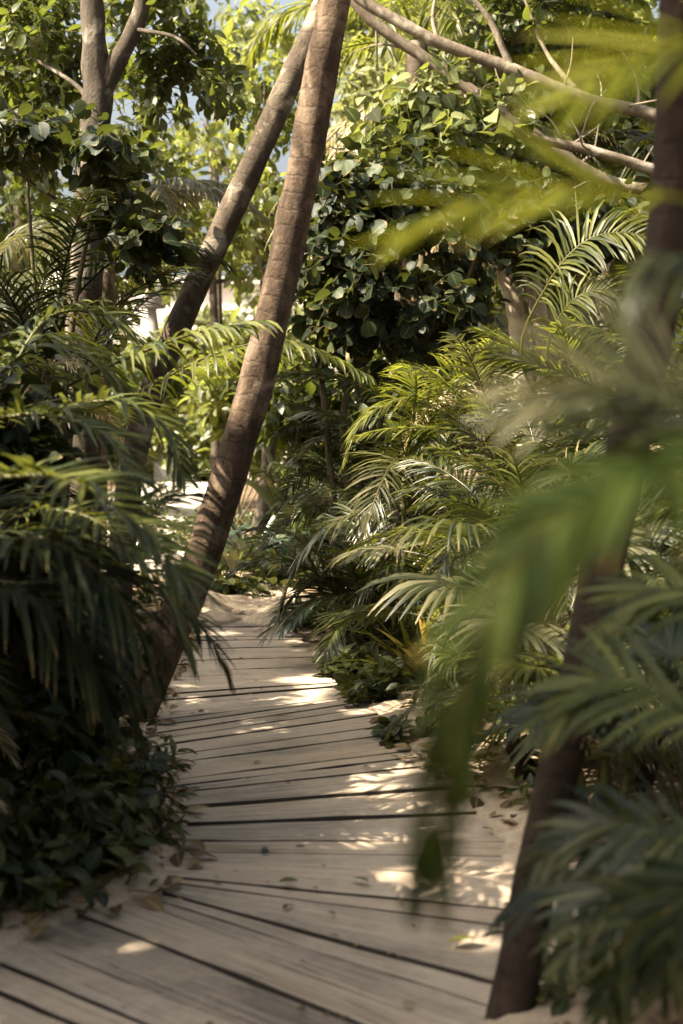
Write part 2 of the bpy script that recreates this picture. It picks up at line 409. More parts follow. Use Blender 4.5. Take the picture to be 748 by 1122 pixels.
def leaf_template(kind):
    """unit leaf along +X, width along Y"""
    prof = {'round': [(0, .10), (.12, .62), (.32, .95), (.58, 1.0), (.82, .74), (.95, .38), (1, .06)],
            'oval': [(0, .06), (.15, .32), (.4, .52), (.65, .48), (.86, .26), (1, .02)],
            'lance': [(0, .05), (.2, .22), (.45, .30), (.72, .22), (1, .01)],
            'heart': [(0, .25), (.06, .7), (.25, .92), (.5, .78), (.75, .46), (1, .02)],
            'small': [(0, .08), (.35, .52), (.7, .42), (1, .03)]}[kind]
    v, uv, f = [], [], []
    for s, ww in prof:
        z = -.22 * s * s + .04 * s
        h = ww * .5
        v += [(s, -h, z + .22 * h), (s, 0, z), (s, h, z + .22 * h)]; uv += [(-1, s), (0, s), (1, s)]
    for i in range(len(prof) - 1):
        o = i * 3; f += [(o, o + 1, o + 4, o + 3), (o + 1, o + 2, o + 5, o + 4)]
    return np.array(v, np.float32), np.array(f, np.int32), np.array(uv, np.float32)
TPL = {k: leaf_template(k) for k in ('round', 'oval', 'lance', 'heart', 'small')}

def put_leaves(mb, kind, P, D, NN, S, var):
    """many leaves at once: positions P, directions D, normals NN, sizes S"""
    tv, tf, tu = TPL[kind]
    P, D, NN = (np.asarray(x, np.float32) for x in (P, D, NN)); S = np.asarray(S, np.float32)
    if not len(P): return
    D = D / np.linalg.norm(D, axis=1, keepdims=True)
    Y = np.cross(NN, D); Y /= (np.linalg.norm(Y, axis=1, keepdims=True) + 1e-6); Z = np.cross(D, Y)
    v = P[:, None] + S[:, None, None] * (tv[None, :, 0:1] * D[:, None] + tv[None, :, 1:2] * Y[:, None] + tv[None, :, 2:3] * Z[:, None])
    k = len(tv); nL = len(P)
    f = (tf[None] + (np.arange(nL) * k)[:, None, None]).reshape(-1, 4)
    mb.add(v.reshape(-1, 3), f, np.repeat(np.asarray(var, np.float32), k), np.tile(tu, (nL, 1)))

def twig_leaves(mbl, mbw, q, d, tl, nl, kind, size, rg, acc, droop=.35, tw=.004, keep=None):
    """a twig from q along d carrying nl alternate leaves"""
    pts = [q]; dd = d
    for j in range(3):
        dd = nrm(dd + V(rg.gauss(0, .18), rg.gauss(0, .18), rg.gauss(-.04, .15))); pts.append(pts[-1] + dd * (tl / 3))
    if mbw is not None: tube(mbw, pts, [tw, tw * .8, tw * .6, tw * .35], 4, .5)
    ang = rg.uniform(0, 6.28); b = rg.random() * .5
    for j in range(nl):
        t = (j + .8) / nl * 3; k = min(int(t), 2); p = pts[k].lerp(pts[k + 1], min(1, t - k))
        T = nrm(pts[k + 1] - pts[k]); ang += 2.4
        ref = nrm(T.cross(V(0, 0, 1) if abs(T.z) < .9 else V(1, 0, 0))); r2 = T.cross(ref)
        o = ref * math.cos(ang) + r2 * math.sin(ang)
        ld = nrm(T * .55 + o * .9 + V(0, 0, -droop * rg.uniform(.3, 1.6)))
        nn = nrm(V(0, 0, 1) + V(rg.gauss(0, .62), rg.gauss(0, .62), 0) + T * .3)
        if keep and not keep(p + ld * size * .5): continue
        acc[0].append(tuple(p)); acc[1].append(tuple(ld)); acc[2].append(tuple(nn))
        acc[3].append(size * rg.uniform(.42, 1.25)); acc[4].append(min(1, max(0, b + rg.random() * .6)))

def crown_mesh(blobs, ntw, kind, size, seed, tl=.3, nl=6, gap=.0, keep=None, shell=.35, gscale=1.3, droop=.35, tw=.004):
    """foliage of a crown: twigs with leaves through the volume of the blobs (centre, radii, weight)"""
    rg = random.Random(seed); L_ = MB(); Wd = MB(); acc = ([], [], [], [], [])
    tot = sum(b[2] for b in blobs)
    for (c, r, wt) in blobs:
        c = Vector(c); r = Vector(r) if not isinstance(r, (int, float)) else Vector((r, r, r))
        for i in range(int(ntw * wt / tot)):
            d = nrm(V(rg.gauss(0, 1), rg.gauss(0, 1), rg.gauss(0, 1)))
            k = rg.uniform(shell ** 3, 1) ** (1 / 3) * rg.uniform(.9, 1.12)
            q = c + V(d.x * r.x, d.y * r.y, d.z * r.z) * k
            if gap and noise.noise(q * gscale + V(seed, 0, 0)) < -0.5 + gap: continue
            if keep and not keep(q): continue
            td = nrm(d + V(rg.gauss(0, .5), rg.gauss(0, .5), rg.gauss(.05, .45)))
            twig_leaves(L_, Wd, q - td * tl * .5, td, tl * rg.uniform(.7, 1.3), nl, kind, size, rg, acc, droop, tw, keep)
    put_leaves(L_, kind, *acc)
    return L_, Wd

def limb(mb, pts, r0, r1, sides=8, n=None, wob=.24):
    n = n or max(8, len(pts) * 5)
    C = spline(pts, n); tube(mb, C, [r0 + (r1 - r0) * (i / (n - 1)) ** .8 for i in range(n)], sides, .5, wob=wob)
    return C

def ring_trunk(mb, pts, r0, r1, flare=1.3, pitch=.09, sides=18, wob=.10):
    """palm trunk with leaf-scar steps"""
    C0 = spline(pts, 60); ln = sum((C0[i + 1] - C0[i]).length for i in range(59))
    n = int(ln / pitch * 4); C = spline(pts, n); rad = []
    for i in range(n):
        t = i / (n - 1); r = r0 + (r1 - r0) * t + r0 * (flare - 1) * math.exp(-t * ln / .22)
        ph = (i % 4) / 4
        rad.append(r * (1 + .005 * (.5 - ph)) * (1 + .03 * noise.noise(V(t * ln * 3, 0, r0 * 50))))
    tube(mb, C, rad, sides, .5, wob=wob)

# ------------------------------------------------------------------ ground and boardwalk
ST = [((258, 650), (262, 649)), ((225, 668), (266, 662)), ((218, 690), (318, 690)), ((204, 720), (358, 716)), ((184, 748), (388, 740)), ((168, 804), (408, 768)),
      ((182, 838), (440, 804)), ((190, 862), (458, 830)), ((195, 895), (520, 876)), ((193, 920), (562, 922)),
      ((192, 945), (578, 958)), ((191, 961), (590, 1000)), ((189, 972), (596, 1040)), ((180, 980), (585, 1090)),
      ((150, 988), (545, 1135)), ((90, 1004), (505, 1165)), ((20, 1030), (420, 1190)), ((-40, 1072), (300, 1215)), ((-120, 1120), (150, 1260)), ((-260, 1190), (-20, 1330))]
SL = [G(*a) for a, b in ST]; SR = [G(*b) for a, b in ST]
SL[0] = V(-1.9, 12.6, 0); SR[0] = V(-1.35, 12.9, 0)
SL[1] = V(-1.25, 11.1, 0); SR[1] = V(-.72, 11.5, 0)
POLY = np.array([(p.x, p.y) for p in SL] + [(p.x, p.y) for p in reversed(SR)])

def deck_sd(x, y):
    """signed distance to the deck outline, inside negative (arrays)"""
    d = np.full(x.shape, 1e9); ins = np.zeros(x.shape, bool); n = len(POLY)
    for i in range(n):
        a = POLY[i]; b = POLY[(i + 1) % n]; e = b - a
        t = np.clip(((x - a[0]) * e[0] + (y - a[1]) * e[1]) / (e @ e + 1e-9), 0, 1)
        d = np.minimum(d, np.hypot(x - a[0] - t * e[0], y - a[1] - t * e[1]))
        c = ((a[1] > y) != (b[1] > y)) & (x < (b[0] - a[0]) * (y - a[1]) / (b[1] - a[1] + 1e-12) + a[0])
        ins ^= c
    return np.where(ins, -d, d)

def fbm(x, y, s, seed=0.0):
    return np.array([noise.fractal(Vector((a * s + seed, b * s, seed)), 1.0, 2.0, 3) for a, b in zip(x.ravel(), y.ravel())]).reshape(x.shape)

def axis(lo, hi, step, far):
    a = list(np.arange(lo, hi, step)); s = step; x = hi; up_ = []
    while x < far: up_.append(x); s *= 1.28; x += s
    s = step; x = lo - step; dn = []
    while x > -far: dn.append(x); s *= 1.28; x -= s
    return np.array(sorted(dn + a + up_ + [far, -far]))
gx = axis(-2.2, 1.8, .035, 400); gy = axis(2.9, 12.2, .04, 400)
X, Y = np.meshgrid(gx, gy)
sd = deck_sd(X, Y)
near = (np.abs(X) < 14) & (Y > -2) & (Y < 34)
nz = np.zeros_like(X); nz[near] = fbm(X[near], Y[near], 1.1)
nf = np.zeros_like(X); nf[near] = fbm(X[near], Y[near], 5.5, 9.0)
far_end = np.clip((Y - 9.7) / 1.4, 0, 1) * (np.abs(X) < 4)
edge = sd + nz * .10 + nf * .035 + far_end * (.5 + nz * .45 + nf * .15)            # wandering edge of the drifted sand
Z = np.where(edge < -.02, -.12, .012 + np.clip(edge, -.02, .5) * .16 + nz * .02 + nf * .012)
Z = np.where((edge >= -.02) & (edge < .05), .006 + nf * .006 + .012 * (edge + .02) / .07, Z)
Z = np.where((edge >= -.02) & (sd < .3), Z + far_end * (.022 + nf * .015), Z)
Z = np.where(sd > 2.2, .07 + nz * .03, Z)
LEFT = X < np.interp(Y, [3, 5, 8, 11, 13], [0, 0, -.3, -.9, -1.6])
bed = np.clip(np.where(LEFT, (sd - .05) * 6, (sd - .14) * 3) + nz * .35, 0, 1)
bed = np.where(edge < -.03, 1.6, bed)          # soil painted dark under the boards, as shade in the gaps
mb = MB()
ny, nx = X.shape
idx = np.arange(nx * ny).reshape(ny, nx)
F4 = np.stack([idx[:-1, :-1], idx[:-1, 1:], idx[1:, 1:], idx[1:, :-1]], -1).reshape(-1, 4)
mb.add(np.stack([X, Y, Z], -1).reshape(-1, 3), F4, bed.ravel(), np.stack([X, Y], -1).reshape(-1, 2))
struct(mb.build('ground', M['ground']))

def gz(x, y):
    s = float(deck_sd(np.array([x]), np.array([y]))[0])
    if s < 0: return 0.0
    return min(.08, .012 + min(s, .5) * .16)

# planks
mb = MB(); rg = random.Random(3); mi = []
pairs = []
for i in range(len(SL) - 1):
    a0, a1, b0, b1 = SL[i], SL[i + 1], SR[i], SR[i + 1]
    wmid = max((a0 - a1).length, (b0 - b1).length)
    k = max(1, round(wmid / .165))
    ts = [j / k + (rg.uniform(-.16, .16) / k if 0 < j < k else 0) for j in range(k)]
    for t in ts: pairs.append((a0.lerp(a1, t), b0.lerp(b1, t)))
pairs.append((SL[-1], SR[-1]))
GW = [rg.choice((.0, .0, .0008, .002, .004, .008)) for _ in pairs]; GV = [rg.choice((.004, .006, .009)) for _ in pairs]
for i in range(len(pairs) - 1):
    (a0, b0), (a1, b1) = pairs[i], pairs[i + 1]
    ext = rg.uniform(-.05, .05); exl = rg.uniform(-.02, .05)
    nseg = 26; vt, vb, uv = [], [], []; z0 = rg.uniform(-.006, .008); tilt = rg.uniform(-.004, .004)
    for k in range(nseg + 1):
        t = k / nseg
        A = a0.lerp(b0, t); B = a1.lerp(b1, t); ax = nrm(b0 - a0)
        off = ax * (ext * t - exl * (1 - t))
        c = nrm(B - A); wdt = (B - A).length
        g0 = max(.0006, GW[i] + GV[i] * noise.noise(V(i * 7.3, t * 2.3, 0)) + .005 * noise.noise(V(i * 7.3, t * 9, 3)))
        g1 = max(.0006, GW[i + 1] + GV[i + 1] * noise.noise(V((i + 1) * 7.3, t * 2.3, 0)) + .005 * noise.noise(V((i + 1) * 7.3, t * 9, 3)))
        g0 = min(g0, wdt * .3); g1 = min(g1, wdt * .3)
        wv = .004 * noise.noise(V(i * 3.1, t * 3, 5))
        A2 = A + off + c * g0; B2 = B + off - c * g1
        ew = (B2 - A2).length; e = min(max(.0006, .0004 + .008 * noise.noise(V(i * 5.1, t * 2.2, 4)) + .004 * noise.noise(V(i, t * 11, 4))), ew * .2); e2 = min(max(.0006, .0004 + .008 * noise.noise(V(i * 5.1, t * 2.2, 14)) + .004 * noise.noise(V(i, t * 11, 14))), ew * .2)
        zt = z0 + wv
        ua = (A - a0).length + i * 3.7
        row = [A2 + V(0, 0, zt - .055), A2 + V(0, 0, zt - .003 - e * .6 - tilt), A2 + c * e + V(0, 0, zt - tilt),
               A2.lerp(B2, .5) + V(0, 0, zt + .001), B2 - c * e2 + V(0, 0, zt + tilt), B2 + V(0, 0, zt - .003 - e2 * .6 + tilt), B2 + V(0, 0, zt - .055)]
        wl = [-.05, -.01, 0, wdt * .5, wdt, wdt + .01, wdt + .05]
        vt += [tuple(q) for q in row]; uv += [(ua, i * 1.37 + x) for x in wl]
    f = []
    for k in range(nseg):
        for j in range(6):
            f.append((k * 7 + j, k * 7 + j + 1, (k + 1) * 7 + j + 1, (k + 1) * 7 + j))
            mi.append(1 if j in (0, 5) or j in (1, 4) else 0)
    for e0 in (0, nseg * 7): f += [(e0, e0 + 1, e0 + 5, e0 + 6), (e0 + 1, e0 + 2, e0 + 4, e0 + 5)]
    mb.add(vt, f, rg.random(), uv)
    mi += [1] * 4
po = struct(mb.build('path', M['deck'], smooth=False)); po.data.materials.append(M['edge_shade'])
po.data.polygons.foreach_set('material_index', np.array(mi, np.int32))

# the pale path going on behind the trees
mb = MB(); rg = random.Random(5)
cen = [V(-1.6, 12.7, .1), V(-2.4, 15, .1), V(-3.2, 20, .1), V(-3.4, 27, .1), V(-3.0, 36, .1), V(-1, 46, .1)]
C = spline(cen, 60); vv, ff, uu = [], [], []
for i, p in enumerate(C):
    T = nrm(C[min(59, i + 1)] - C[max(0, i - 1)]); S = V(T.y, -T.x, 0)
    for k in range(9):
        s = (k / 8 - .5) * 2; hw = 1.0 + .012 * p.y + .12 * noise.noise(V(i * .4, s * 2, 2))
        q = p + S * (s * hw); q.z = .125 - .1 * abs(s) ** 4 + .01 * noise.noise(q * 2)
        vv.append(tuple(q)); uu.append((s, p.y))
for i in range(59):
    for k in range(8): ff.append((i * 9 + k, i * 9 + k + 1, (i + 1) * 9 + k + 1, (i + 1) * 9 + k))
mb.add(vv, ff, .5, uu); struct(mb.build('sandy_path', M['pale_sand']))

# ------------------------------------------------------------------ frond and fan pools
def pool_fronds(seed, specs, **kw):
    out = []; rg = random.Random(seed)
    for (ln, e0, e1, sd_) in specs:
        m_ = MB(); frond(m_, arc_pts(ln, e0, e1, 7, sd_), (0, 0, 1), rg=rg, **kw); out.append(m_.mesh('frond', M['areca']))
    return out
SPEC = [(1.5, 82, 20, .1), (1.6, 74, -15, -.2), (1.5, 65, -35, .25), (1.6, 55, -50, -.1), (1.4, 42, -55, .2), (1.5, 68, 5, 0), (1.6, 78, -30, .3), (1.4, 30, -60, -.2)]
ARECA = pool_fronds(11, SPEC, n=38, L=.46, wd=.030, droop=.55, vee=.42)
FINE = pool_fronds(12, SPEC, n=46, L=.36, wd=.017, droop=.75, vee=.35)
LONG = pool_fronds(13, [(2.6, 62, -50, .1), (2.6, 45, -60, -.2), (2.6, 25, -70, .2), (2.4, 72, -20, 0), (2.4, 5, -75, .1)], n=58, L=.62, wd=.034, droop=1.3, vee=.2, r0=.02)
DRYP = pool_fronds(14, [(2.2, -35, -86, .1), (2.2, -10, -85, -.1), (2.0, -60, -88, .1)], n=46, L=.55, wd=.022, droop=1.6, vee=.05, r0=.018, ragged=.3, sparse=.15)
def pool_fans(seed, n, **kw):
    out = []; rg = random.Random(seed)
    for i in range(n):
        e0 = (78, 64, 50, 36, 22, 70)[i % 6]; ln = rg.uniform(.75, 1.0)
        m_ = MB(); pts = arc_pts(ln, e0, e0 - 45, 5, rg.uniform(-.3, .3)); C_ = spline(pts, 12)
        tube(m_, C_, [.009 - .0004 * k for k in range(12)], 5, .7)
        F_ = nrm(C_[-1] - C_[-2]); F_ = nrm(F_ + V(0, 0, -.25)); N_ = V(0, 0, 1) + V(.5, 0, 0)
        fan(m_, C_[-1], F_, N_, rg.uniform(.42, .55), rg=rg, **kw); out.append(m_.mesh('frond', M['fan']))
    return out
FANS = pool_fans(15, 5, nseg=28, spread=250, droop=.6) + pool_fans(16, 4, nseg=24, spread=190, droop=1.3, cup=.3) + pool_fans(17, 3, nseg=30, spread=290, droop=.9, cup=.05)

def inst(mesh, parent, loc, az, scale=1.0, mat=None, roll=0.0, tilt=0.0, name='frond'):
    o = bpy.data.objects.new(name, mesh); COL.objects.link(o); o.parent = parent; o.location = loc
    o.rotation_euler = (roll, tilt, az); o.scale = (scale,) * 3
    if mat is not None:
        o.material_slots[0].link = 'OBJECT'; o.material_slots[0].material = mat
    return o

def clump_palm(name, label, cat, x, y, seed, nst=4, nfr=16, h=(.3, 1.0), pool=None, mat='areca', scale=1.0, spread=.18, group=None, az=None, stem='cane', r=.022, mats=None):
    """clustering palm: several canes, arching fronds on each"""
    rg = random.Random(seed); pool = pool or ARECA
    t = thing(name, label, cat, (x, y, gz(x, y) - .03), group)
    tops = []
    for i in range(nst):
        a = rg.uniform(0, 6.28); rr = spread * math.sqrt(rg.random()); hh = rg.uniform(*h)
        b = V(math.cos(a) * rr, math.sin(a) * rr, 0); tp = b + V(b.x * .5 + rg.gauss(0, .03), b.y * .5, hh)
        m_ = MB(); ring_trunk(m_, [b, b.lerp(tp, .5) + V(rg.gauss(0, .02), 0, 0), tp], r * rg.uniform(.9, 1.2), r * .7, 1.2, .07, 9); m_.build('trunk', M[stem], t)
        tops.append(tp)
    for i in range(nfr):
        tp = tops[i % nst]; a = rg.uniform(*az) if az else (i * 2.4 + rg.gauss(0, .35))
        k = rg.randrange(len(pool))
        mm = M[rg.choice(mats)] if mats else M[mat]
        if i in (3, 10) and name == 'areca_palm': mm = M['dry']; k = len(pool) - 1 - (i % 3)
        inst(pool[k], t, tp, a, scale * rg.uniform(.8, 1.12) * (.8 if mm is M['dry'] else 1), mm, rg.gauss(0, .22), rg.gauss(0, .1))
    return t

def tall_palm(name, label, pts, r0, r1, bark, seed, nfr=12, pool=None, mat='areca', scale=1.0, flare=1.3, group=None, crown=True, cat='palm'):
    base = Vector(pts[0]); t = thing(name, label, cat, tuple(base), group)
    m_ = MB(); L0 = [Vector(p) - base for p in pts]; ring_trunk(m_, [L0[0] - nrm(L0[1] - L0[0]) * .12 - V(0, 0, .1)] + L0, r0, r1, flare); m_.build('trunk', M[bark], t)
    rg = random.Random(seed); tp = Vector(pts[-1]) - base
    if crown:
        for i in range(nfr):
            inst((pool or LONG)[i % len(pool or LONG)], t, tp, i * 2.4 + rg.gauss(0, .2), scale * rg.uniform(.85, 1.1), M[mat], rg.gauss(0, .15))
    return t

def hero_frond(parent, base, pts, up, mat, seed, **kw):
    m_ = MB(); frond(m_, [Vector(p) - base for p in pts], up, rg=random.Random(seed), **kw)
    return m_.build('frond', M[mat], parent)

# ------------------------------------------------------------------ the three leaning palms
P1 = [W(143, 800, 6.85), W(172, 728, 6.85), W(207, 645, 6.9), W(232, 580, 6.9), W(261, 488, 6.9), W(284, 405, 6.9), W(299, 345, 6.9), W(332, 190, 6.85), W(353, 70, 6.8), W(366, 0, 6.8), W(388, -150, 6.7), W(410, -330, 6.7), W(440, -700, 6.7), W(465, -1050, 6.7)]
P1[0].z = -.05
tall_palm('leaning_palm', 'thick ringed palm trunk leaning right beside the boardwalk, sunlit on its left flank', P1, .098, .074, 'palm_bark', 21, 11, flare=2.0, mat='areca')
P2 = [W(127, 692, 9.9), W(132, 620, 9.9), W(140, 540, 9.9), W(155, 465, 9.9), W(178, 400, 9.9), W(205, 335, 10), W(238, 265, 10), W(277, 180, 10), W(316, 92, 10), W(345, 30, 10.1), W(385, -70, 10.2), W(420, -200, 10.2), W(445, -400, 10.2), W(470, -620, 10.2)]
tall_palm('leaning_palm', 'slimmer greyish palm trunk leaning right behind the thick ringed one', P2, .098, .086, 'palm_bark_grey', 22, 10, flare=1.2, mat='areca')
P3 = [W(556, 1140, 3.42), W(583, 985, 3.5), W(610, 850, 3.5), W(640, 720, 3.5), W(668, 590, 3.5), W(700, 430, 3.45), W(727, 290, 3.4), W(739, 180, 3.4), W(745, 60, 3.35), W(748, -60, 3.3), W(752, -260, 3.3), W(745, -900, 3.3), W(730, -1800, 3.3)]
P3[0].z = -.03
tall_palm('leaning_palm', 'dark brown palm trunk standing on the sand at the right edge of the boardwalk', P3, .056, .052, 'dark_bark', 23, 9, flare=2.2, mat='areca', scale=.8)

# ------------------------------------------------------------------ forked tree, sprawling tree, shade trees
def wood(parent, limbs, bark, sides=10):
    m_ = MB()
    for (pts, r0, r1) in limbs: limb(m_, pts, r0, r1, sides)
    return m_.build('trunk', M[bark], parent)

def broad_tree(name, label, base, limbs, blobs, ntw, kind, size, mat, bark, seed, cat='tree', group=None, twmat='stem', **kw):
    """limbs: world polylines with radii; blobs: world centre, radii, weight"""
    base = Vector(base); t = thing(name, label, cat, tuple(base), group)
    wood(t, [([Vector(p) - base for p in pts], a, b) for pts, a, b in limbs], bark)
    L_, Wd = crown_mesh(blobs, ntw, kind, size, seed, **kw)
    for q in (L_, Wd): q.v = [x - np.array(base, np.float32) for x in q.v]
    leafy(L_, Wd, 'crown' if cat == 'tree' else 'foliage', M[mat], M[twmat], t)
    return t

B = lambda px, py, d, rx, ry, rz, wt=1: (W(px, py, d), (rx * d / FP, ry, rz * d / FP), wt)   # centre by photo position, radii: photo px, metres deep, photo px

d = 11
fork = [([W(90, 668, d), W(92, 500, d), W(91, 350, d), W(98, 250, d), W(104, 150, d), W(108, 95, d)], .15, .125),
        ([W(107, 110, d), W(104, 60, d), W(99, 0, d), W(92, -120, d), W(80, -260, d)], .118, .07),
        ([W(110, 105, d), W(126, 72, d), W(146, 32, d), W(156, -5, d), W(172, -120, d), W(200, -220, d - .3)], .085, .05),
        ([W(98, 255, d), W(70, 225, d - .3), W(20, 190, d - .6)], .03, .012),
        ([W(105, 130, d), W(85, 95, d + .3), W(30, 60, d + .6)], .03, .012),
        ([W(146, 32, d), W(190, 40, d - .3), W(215, 60, d - .3)], .02, .008)]
broad_tree('forked_tree', 'mottled grey tree forking in two with oval leaves behind the left palms', W(90, 668, d), fork,
           [B(20, 50, 12.2, 75, .8, 80, 2.4), B(190, 80, 11.6, 55, .6, 75, 1.7), B(45, 150, 12.2, 60, .7, 40, 1), B(150, -40, 11.6, 90, 1, 40, 1)], 900, 'oval', .13, 'ficus', 'tree_bark', 31, gap=.42, nl=8, tl=.38)

d = 11
spr = [([W(850, 668, d), W(846, 500, d), W(838, 350, d), W(820, 250, d)], .17, .11),
       ([W(820, 262, d), W(770, 205, d), W(716, 186, d - .1), W(650, 166, d - .2), W(585, 149, d - .3), W(545, 118, d - .3)], .062, .03),
       ([W(828, 290, d), W(780, 155, d), W(715, 126, d), W(640, 108, d), W(560, 76, d), W(480, 46, d), W(430, 20, d), W(393, -2, d), W(330, -60, d)], .058, .045),
       ([W(823, 270, d), W(740, 215, d + .4), W(660, 196, d + .5), W(560, 130, d + .4), W(475, 70, d + .4), W(410, 25, d + .4), W(370, -20, d + .4)], .055, .045),
       ([W(560, 76, d), W(535, 20, d), W(500, -20, d)], .03, .02),
       ([W(640, 108, d), W(600, 60, d + .2), W(575, 0, d + .3)], .025, .012),
       ([W(480, 46, d), W(474, 20, d + .1), W(478, -10, d + .2)], .02, .012)]
_r = random.Random(9)
for k_ in range(26):
    a_ = spr[1 + k_ % 3][0]; C_ = spline(a_, 30); q_ = C_[_r.randrange(6, 29)]; d_ = nrm(V(_r.gauss(-.3, .6), _r.gauss(0, .4), _r.gauss(.3, .6))); l_ = _r.uniform(.25, .7)
    spr.append(([q_, q_ + d_ * l_ * .5 + V(0, 0, _r.gauss(0, .04)), q_ + d_ * l_ + V(_r.gauss(0, .08), 0, _r.gauss(0, .1))], _r.uniform(.008, .016), .004))
broad_tree('sprawling_tree', 'bare pale limbs of a sprawling tree crossing above the shrubs', W(850, 668, d), spr,
           [B(610, 30, 11.7, 110, .6, 40, 2), B(560, -60, 11.6, 150, .8, 40, 1.2), B(690, 60, 11.7, 70, .6, 55, 1), B(420, 70, 11.2, 30, .3, 40, .3)], 420, 'oval', .14, 'ficus', 'limb_bark', 32, gap=.38, nl=6, tl=.32)

# what the shade trees must leave lit: sun patches on the boards, each as ground x, y, radius
HOLES = [(G(*q), r) for q, r in (((460, 775), .16), ((380, 860), .10), ((275, 797), .13), ((345, 745), .12), ((300, 768), .08), ((330, 815), .10), ((420, 870), .06), ((230, 640), .3), ((515, 985), .03), ((530, 1030), .05), ((395, 775), .07), ((440, 775), .12))]
_r = random.Random(77)
HOLES += [(V(g_.x, g_.y, 0), r_) for g_, r_ in ((q_ - SUN * (q_.z / SUN.z), r_) for q_, r_ in ((W(70, 555, 4.0), .16), (W(130, 545, 3.9), .10), (W(120, 440, 5.4), .16), (W(40, 600, 4.6), .12), (W(180, 470, 5.4), .1), (W(30, 470, 4.8), .12), (W(200, 660, 4.65), .08)))]
HOLES += [(V(_r.uniform(-1.0, .5), _r.uniform(5.4, 10.5), 0), _r.uniform(.01, .07)) for _ in range(34)]
def shade_keep(q):
    g = q - SUN * (q.z / SUN.z)
    nn_ = .25 * noise.noise(V(g.y * 1.7, 3, 0))
    nn_ += .16 * noise.noise(V(g.x * 5, g.y * 5, 7))
    if g.x > (.82 if g.y < 4.5 else .76) + nn_ and not (.66 + nn_ * .4 < g.x < 3.2 and (2.3 < g.y < 5.2 or .7 < g.y < 1.5)): return False
    for c, r in HOLES:
        if (V(g.x, g.y, 0) - c).length < r + .085: return False
    # stay out of the lens: keep clear of the picture
    return True
for k, (bx, by, lab, ns, sdv) in enumerate(((-5.6, .3, 'unseen broad tree off the path, crown shaped to shade the first boards', 560, 41), (-5.7, 3.7, 'unseen broad tree beside the left palms, crown shaped to dapple the boards', 560, 42), (-6.0, 7.1, 'unseen broad tree behind the left palms, crown shaped to shade the bend', 380, 43))):  # unseen trees added for shade, crowns opened where sun patches fall
    base = V(bx, by, .05)
    top = base + V(.3, -.2, 3.2)
    lim = [([base, base + V(.1, 0, 1.6), top], .16, .11)]
    ex = [V(-3.8, -.8, 5.5), V(-4.0, 1.2, 6.0), V(-3.9, 2.4, 6.0), V(bx + 2.9, by + .9, 6.0), V(bx + 2.0, by + .6, 6.3), V(bx + 3.0, by + 2.1, 6.0)] if k == 0 else []
    cs = ex + [V(bx + .2, by - .3, 5.4), V(bx + 1.1, by + .6, 5.3), V(bx + 1.0, by - 1.2, 5.5), V(bx - .8, by + .3, 5.6), V(bx + 1.6, by - .2, 5.6)]
    for c in cs: lim.append(([top - V(0, 0, .2), top.lerp(c, .5) + V(0, 0, .15), c], .06, .02))
    broad_tree('shade_tree', lab, base, lim, [(c, (1.15, 1.3, .8), 1) for c in cs], int(ns * 3.4 * len(cs) / 5), 'oval', .19, 'ficus', 'tree_bark', sdv, keep=shade_keep, nl=8, tl=.4, shell=.1)

bx0 = V(-3.0, 4.2, .05)  # unseen bush added to cut skylight from the left
broad_tree('shrub', 'unseen dense bush added left of the near palms to block the sky', bx0, [([bx0, bx0 + V(.2, 0, .8), bx0 + V(.3, .2, 1.8)], .05, .02)],
           [(V(-3.0, 3.4, 1.3), (.8, .9, 1.2), 1), (V(-3.0, 5.2, 1.5), (.8, 1.0, 1.4), 1), (V(-3.2, 7.0, 1.3), (.8, .9, 1.2), 1), (V(-2.6, 2.2, 1.1), (.7, .7, 1.0), .7)], 1100, 'oval', .16, 'ficus', 'stem', 46, cat='shrub', shell=.1)
for k, (bx, by, lab) in enumerate(((-2.6, -4.5, 'unseen tree left of the boards behind the lens, added to block the sky'), (3.0, -3.6, 'unseen tree right of the boards behind the lens, added to block the sky'))):
    base = V(bx, by, .05); top = base + V(0, 0, 2.6)  # unseen trees added to hold back skylight from behind, for contrast
    cs = [V(bx, by, 4.6), V(bx + 1.4, by + .5, 4.2), V(bx - 1.4, by - .2, 4.3), V(bx + .2, by + .4, 2.9)]
    broad_tree('shade_tree', lab, base, [([base, base + V(.1, 0, 1.4), top], .16, .1)] + [([top, c], .06, .02) for c in cs], [(c, (1.5, 1.3, 1.1), 1) for c in cs], 900, 'oval', .24, 'ficus', 'tree_bark', 47 + k, nl=8, tl=.4, shell=.1)

# ------------------------------------------------------------------ sea grapes and tall shrubs in the middle
d = 10
broad_tree('sea_grape', 'tall dark shrub of round leathery leaves in the middle, behind the lit palms', W(385, 690, d),
           [([W(372, 690, d), W(365, 560, d), W(358, 470, d), W(352, 380, d), W(372, 280, d)], .035, .018),
            ([W(392, 690, d), W(384, 560, d), W(376, 460, d), W(395, 380, d), W(425, 320, d), W(452, 250, d), W(480, 180, d)], .035, .015),
            ([W(398, 690, d), W(405, 560, d), W(420, 450, d), W(460, 380, d), W(505, 320, d), W(530, 250, d)], .03, .012)],
           [B(385, 300, 10, 58, .55, 95, 2.4), B(455, 330, 10.1, 75, .6, 62, 2), B(500, 255, 10.2, 62, .6, 55, 1.5), B(365, 215, 10, 35, .4, 45, .7), B(430, 215, 10, 60, .5, 40, 1), B(545, 225, 10.4, 45, .4, 35, .6)],
           900, 'round', .105, 'grape', 'stem', 51, gap=.36, nl=6, tl=.34, droop=.6)
d = 11
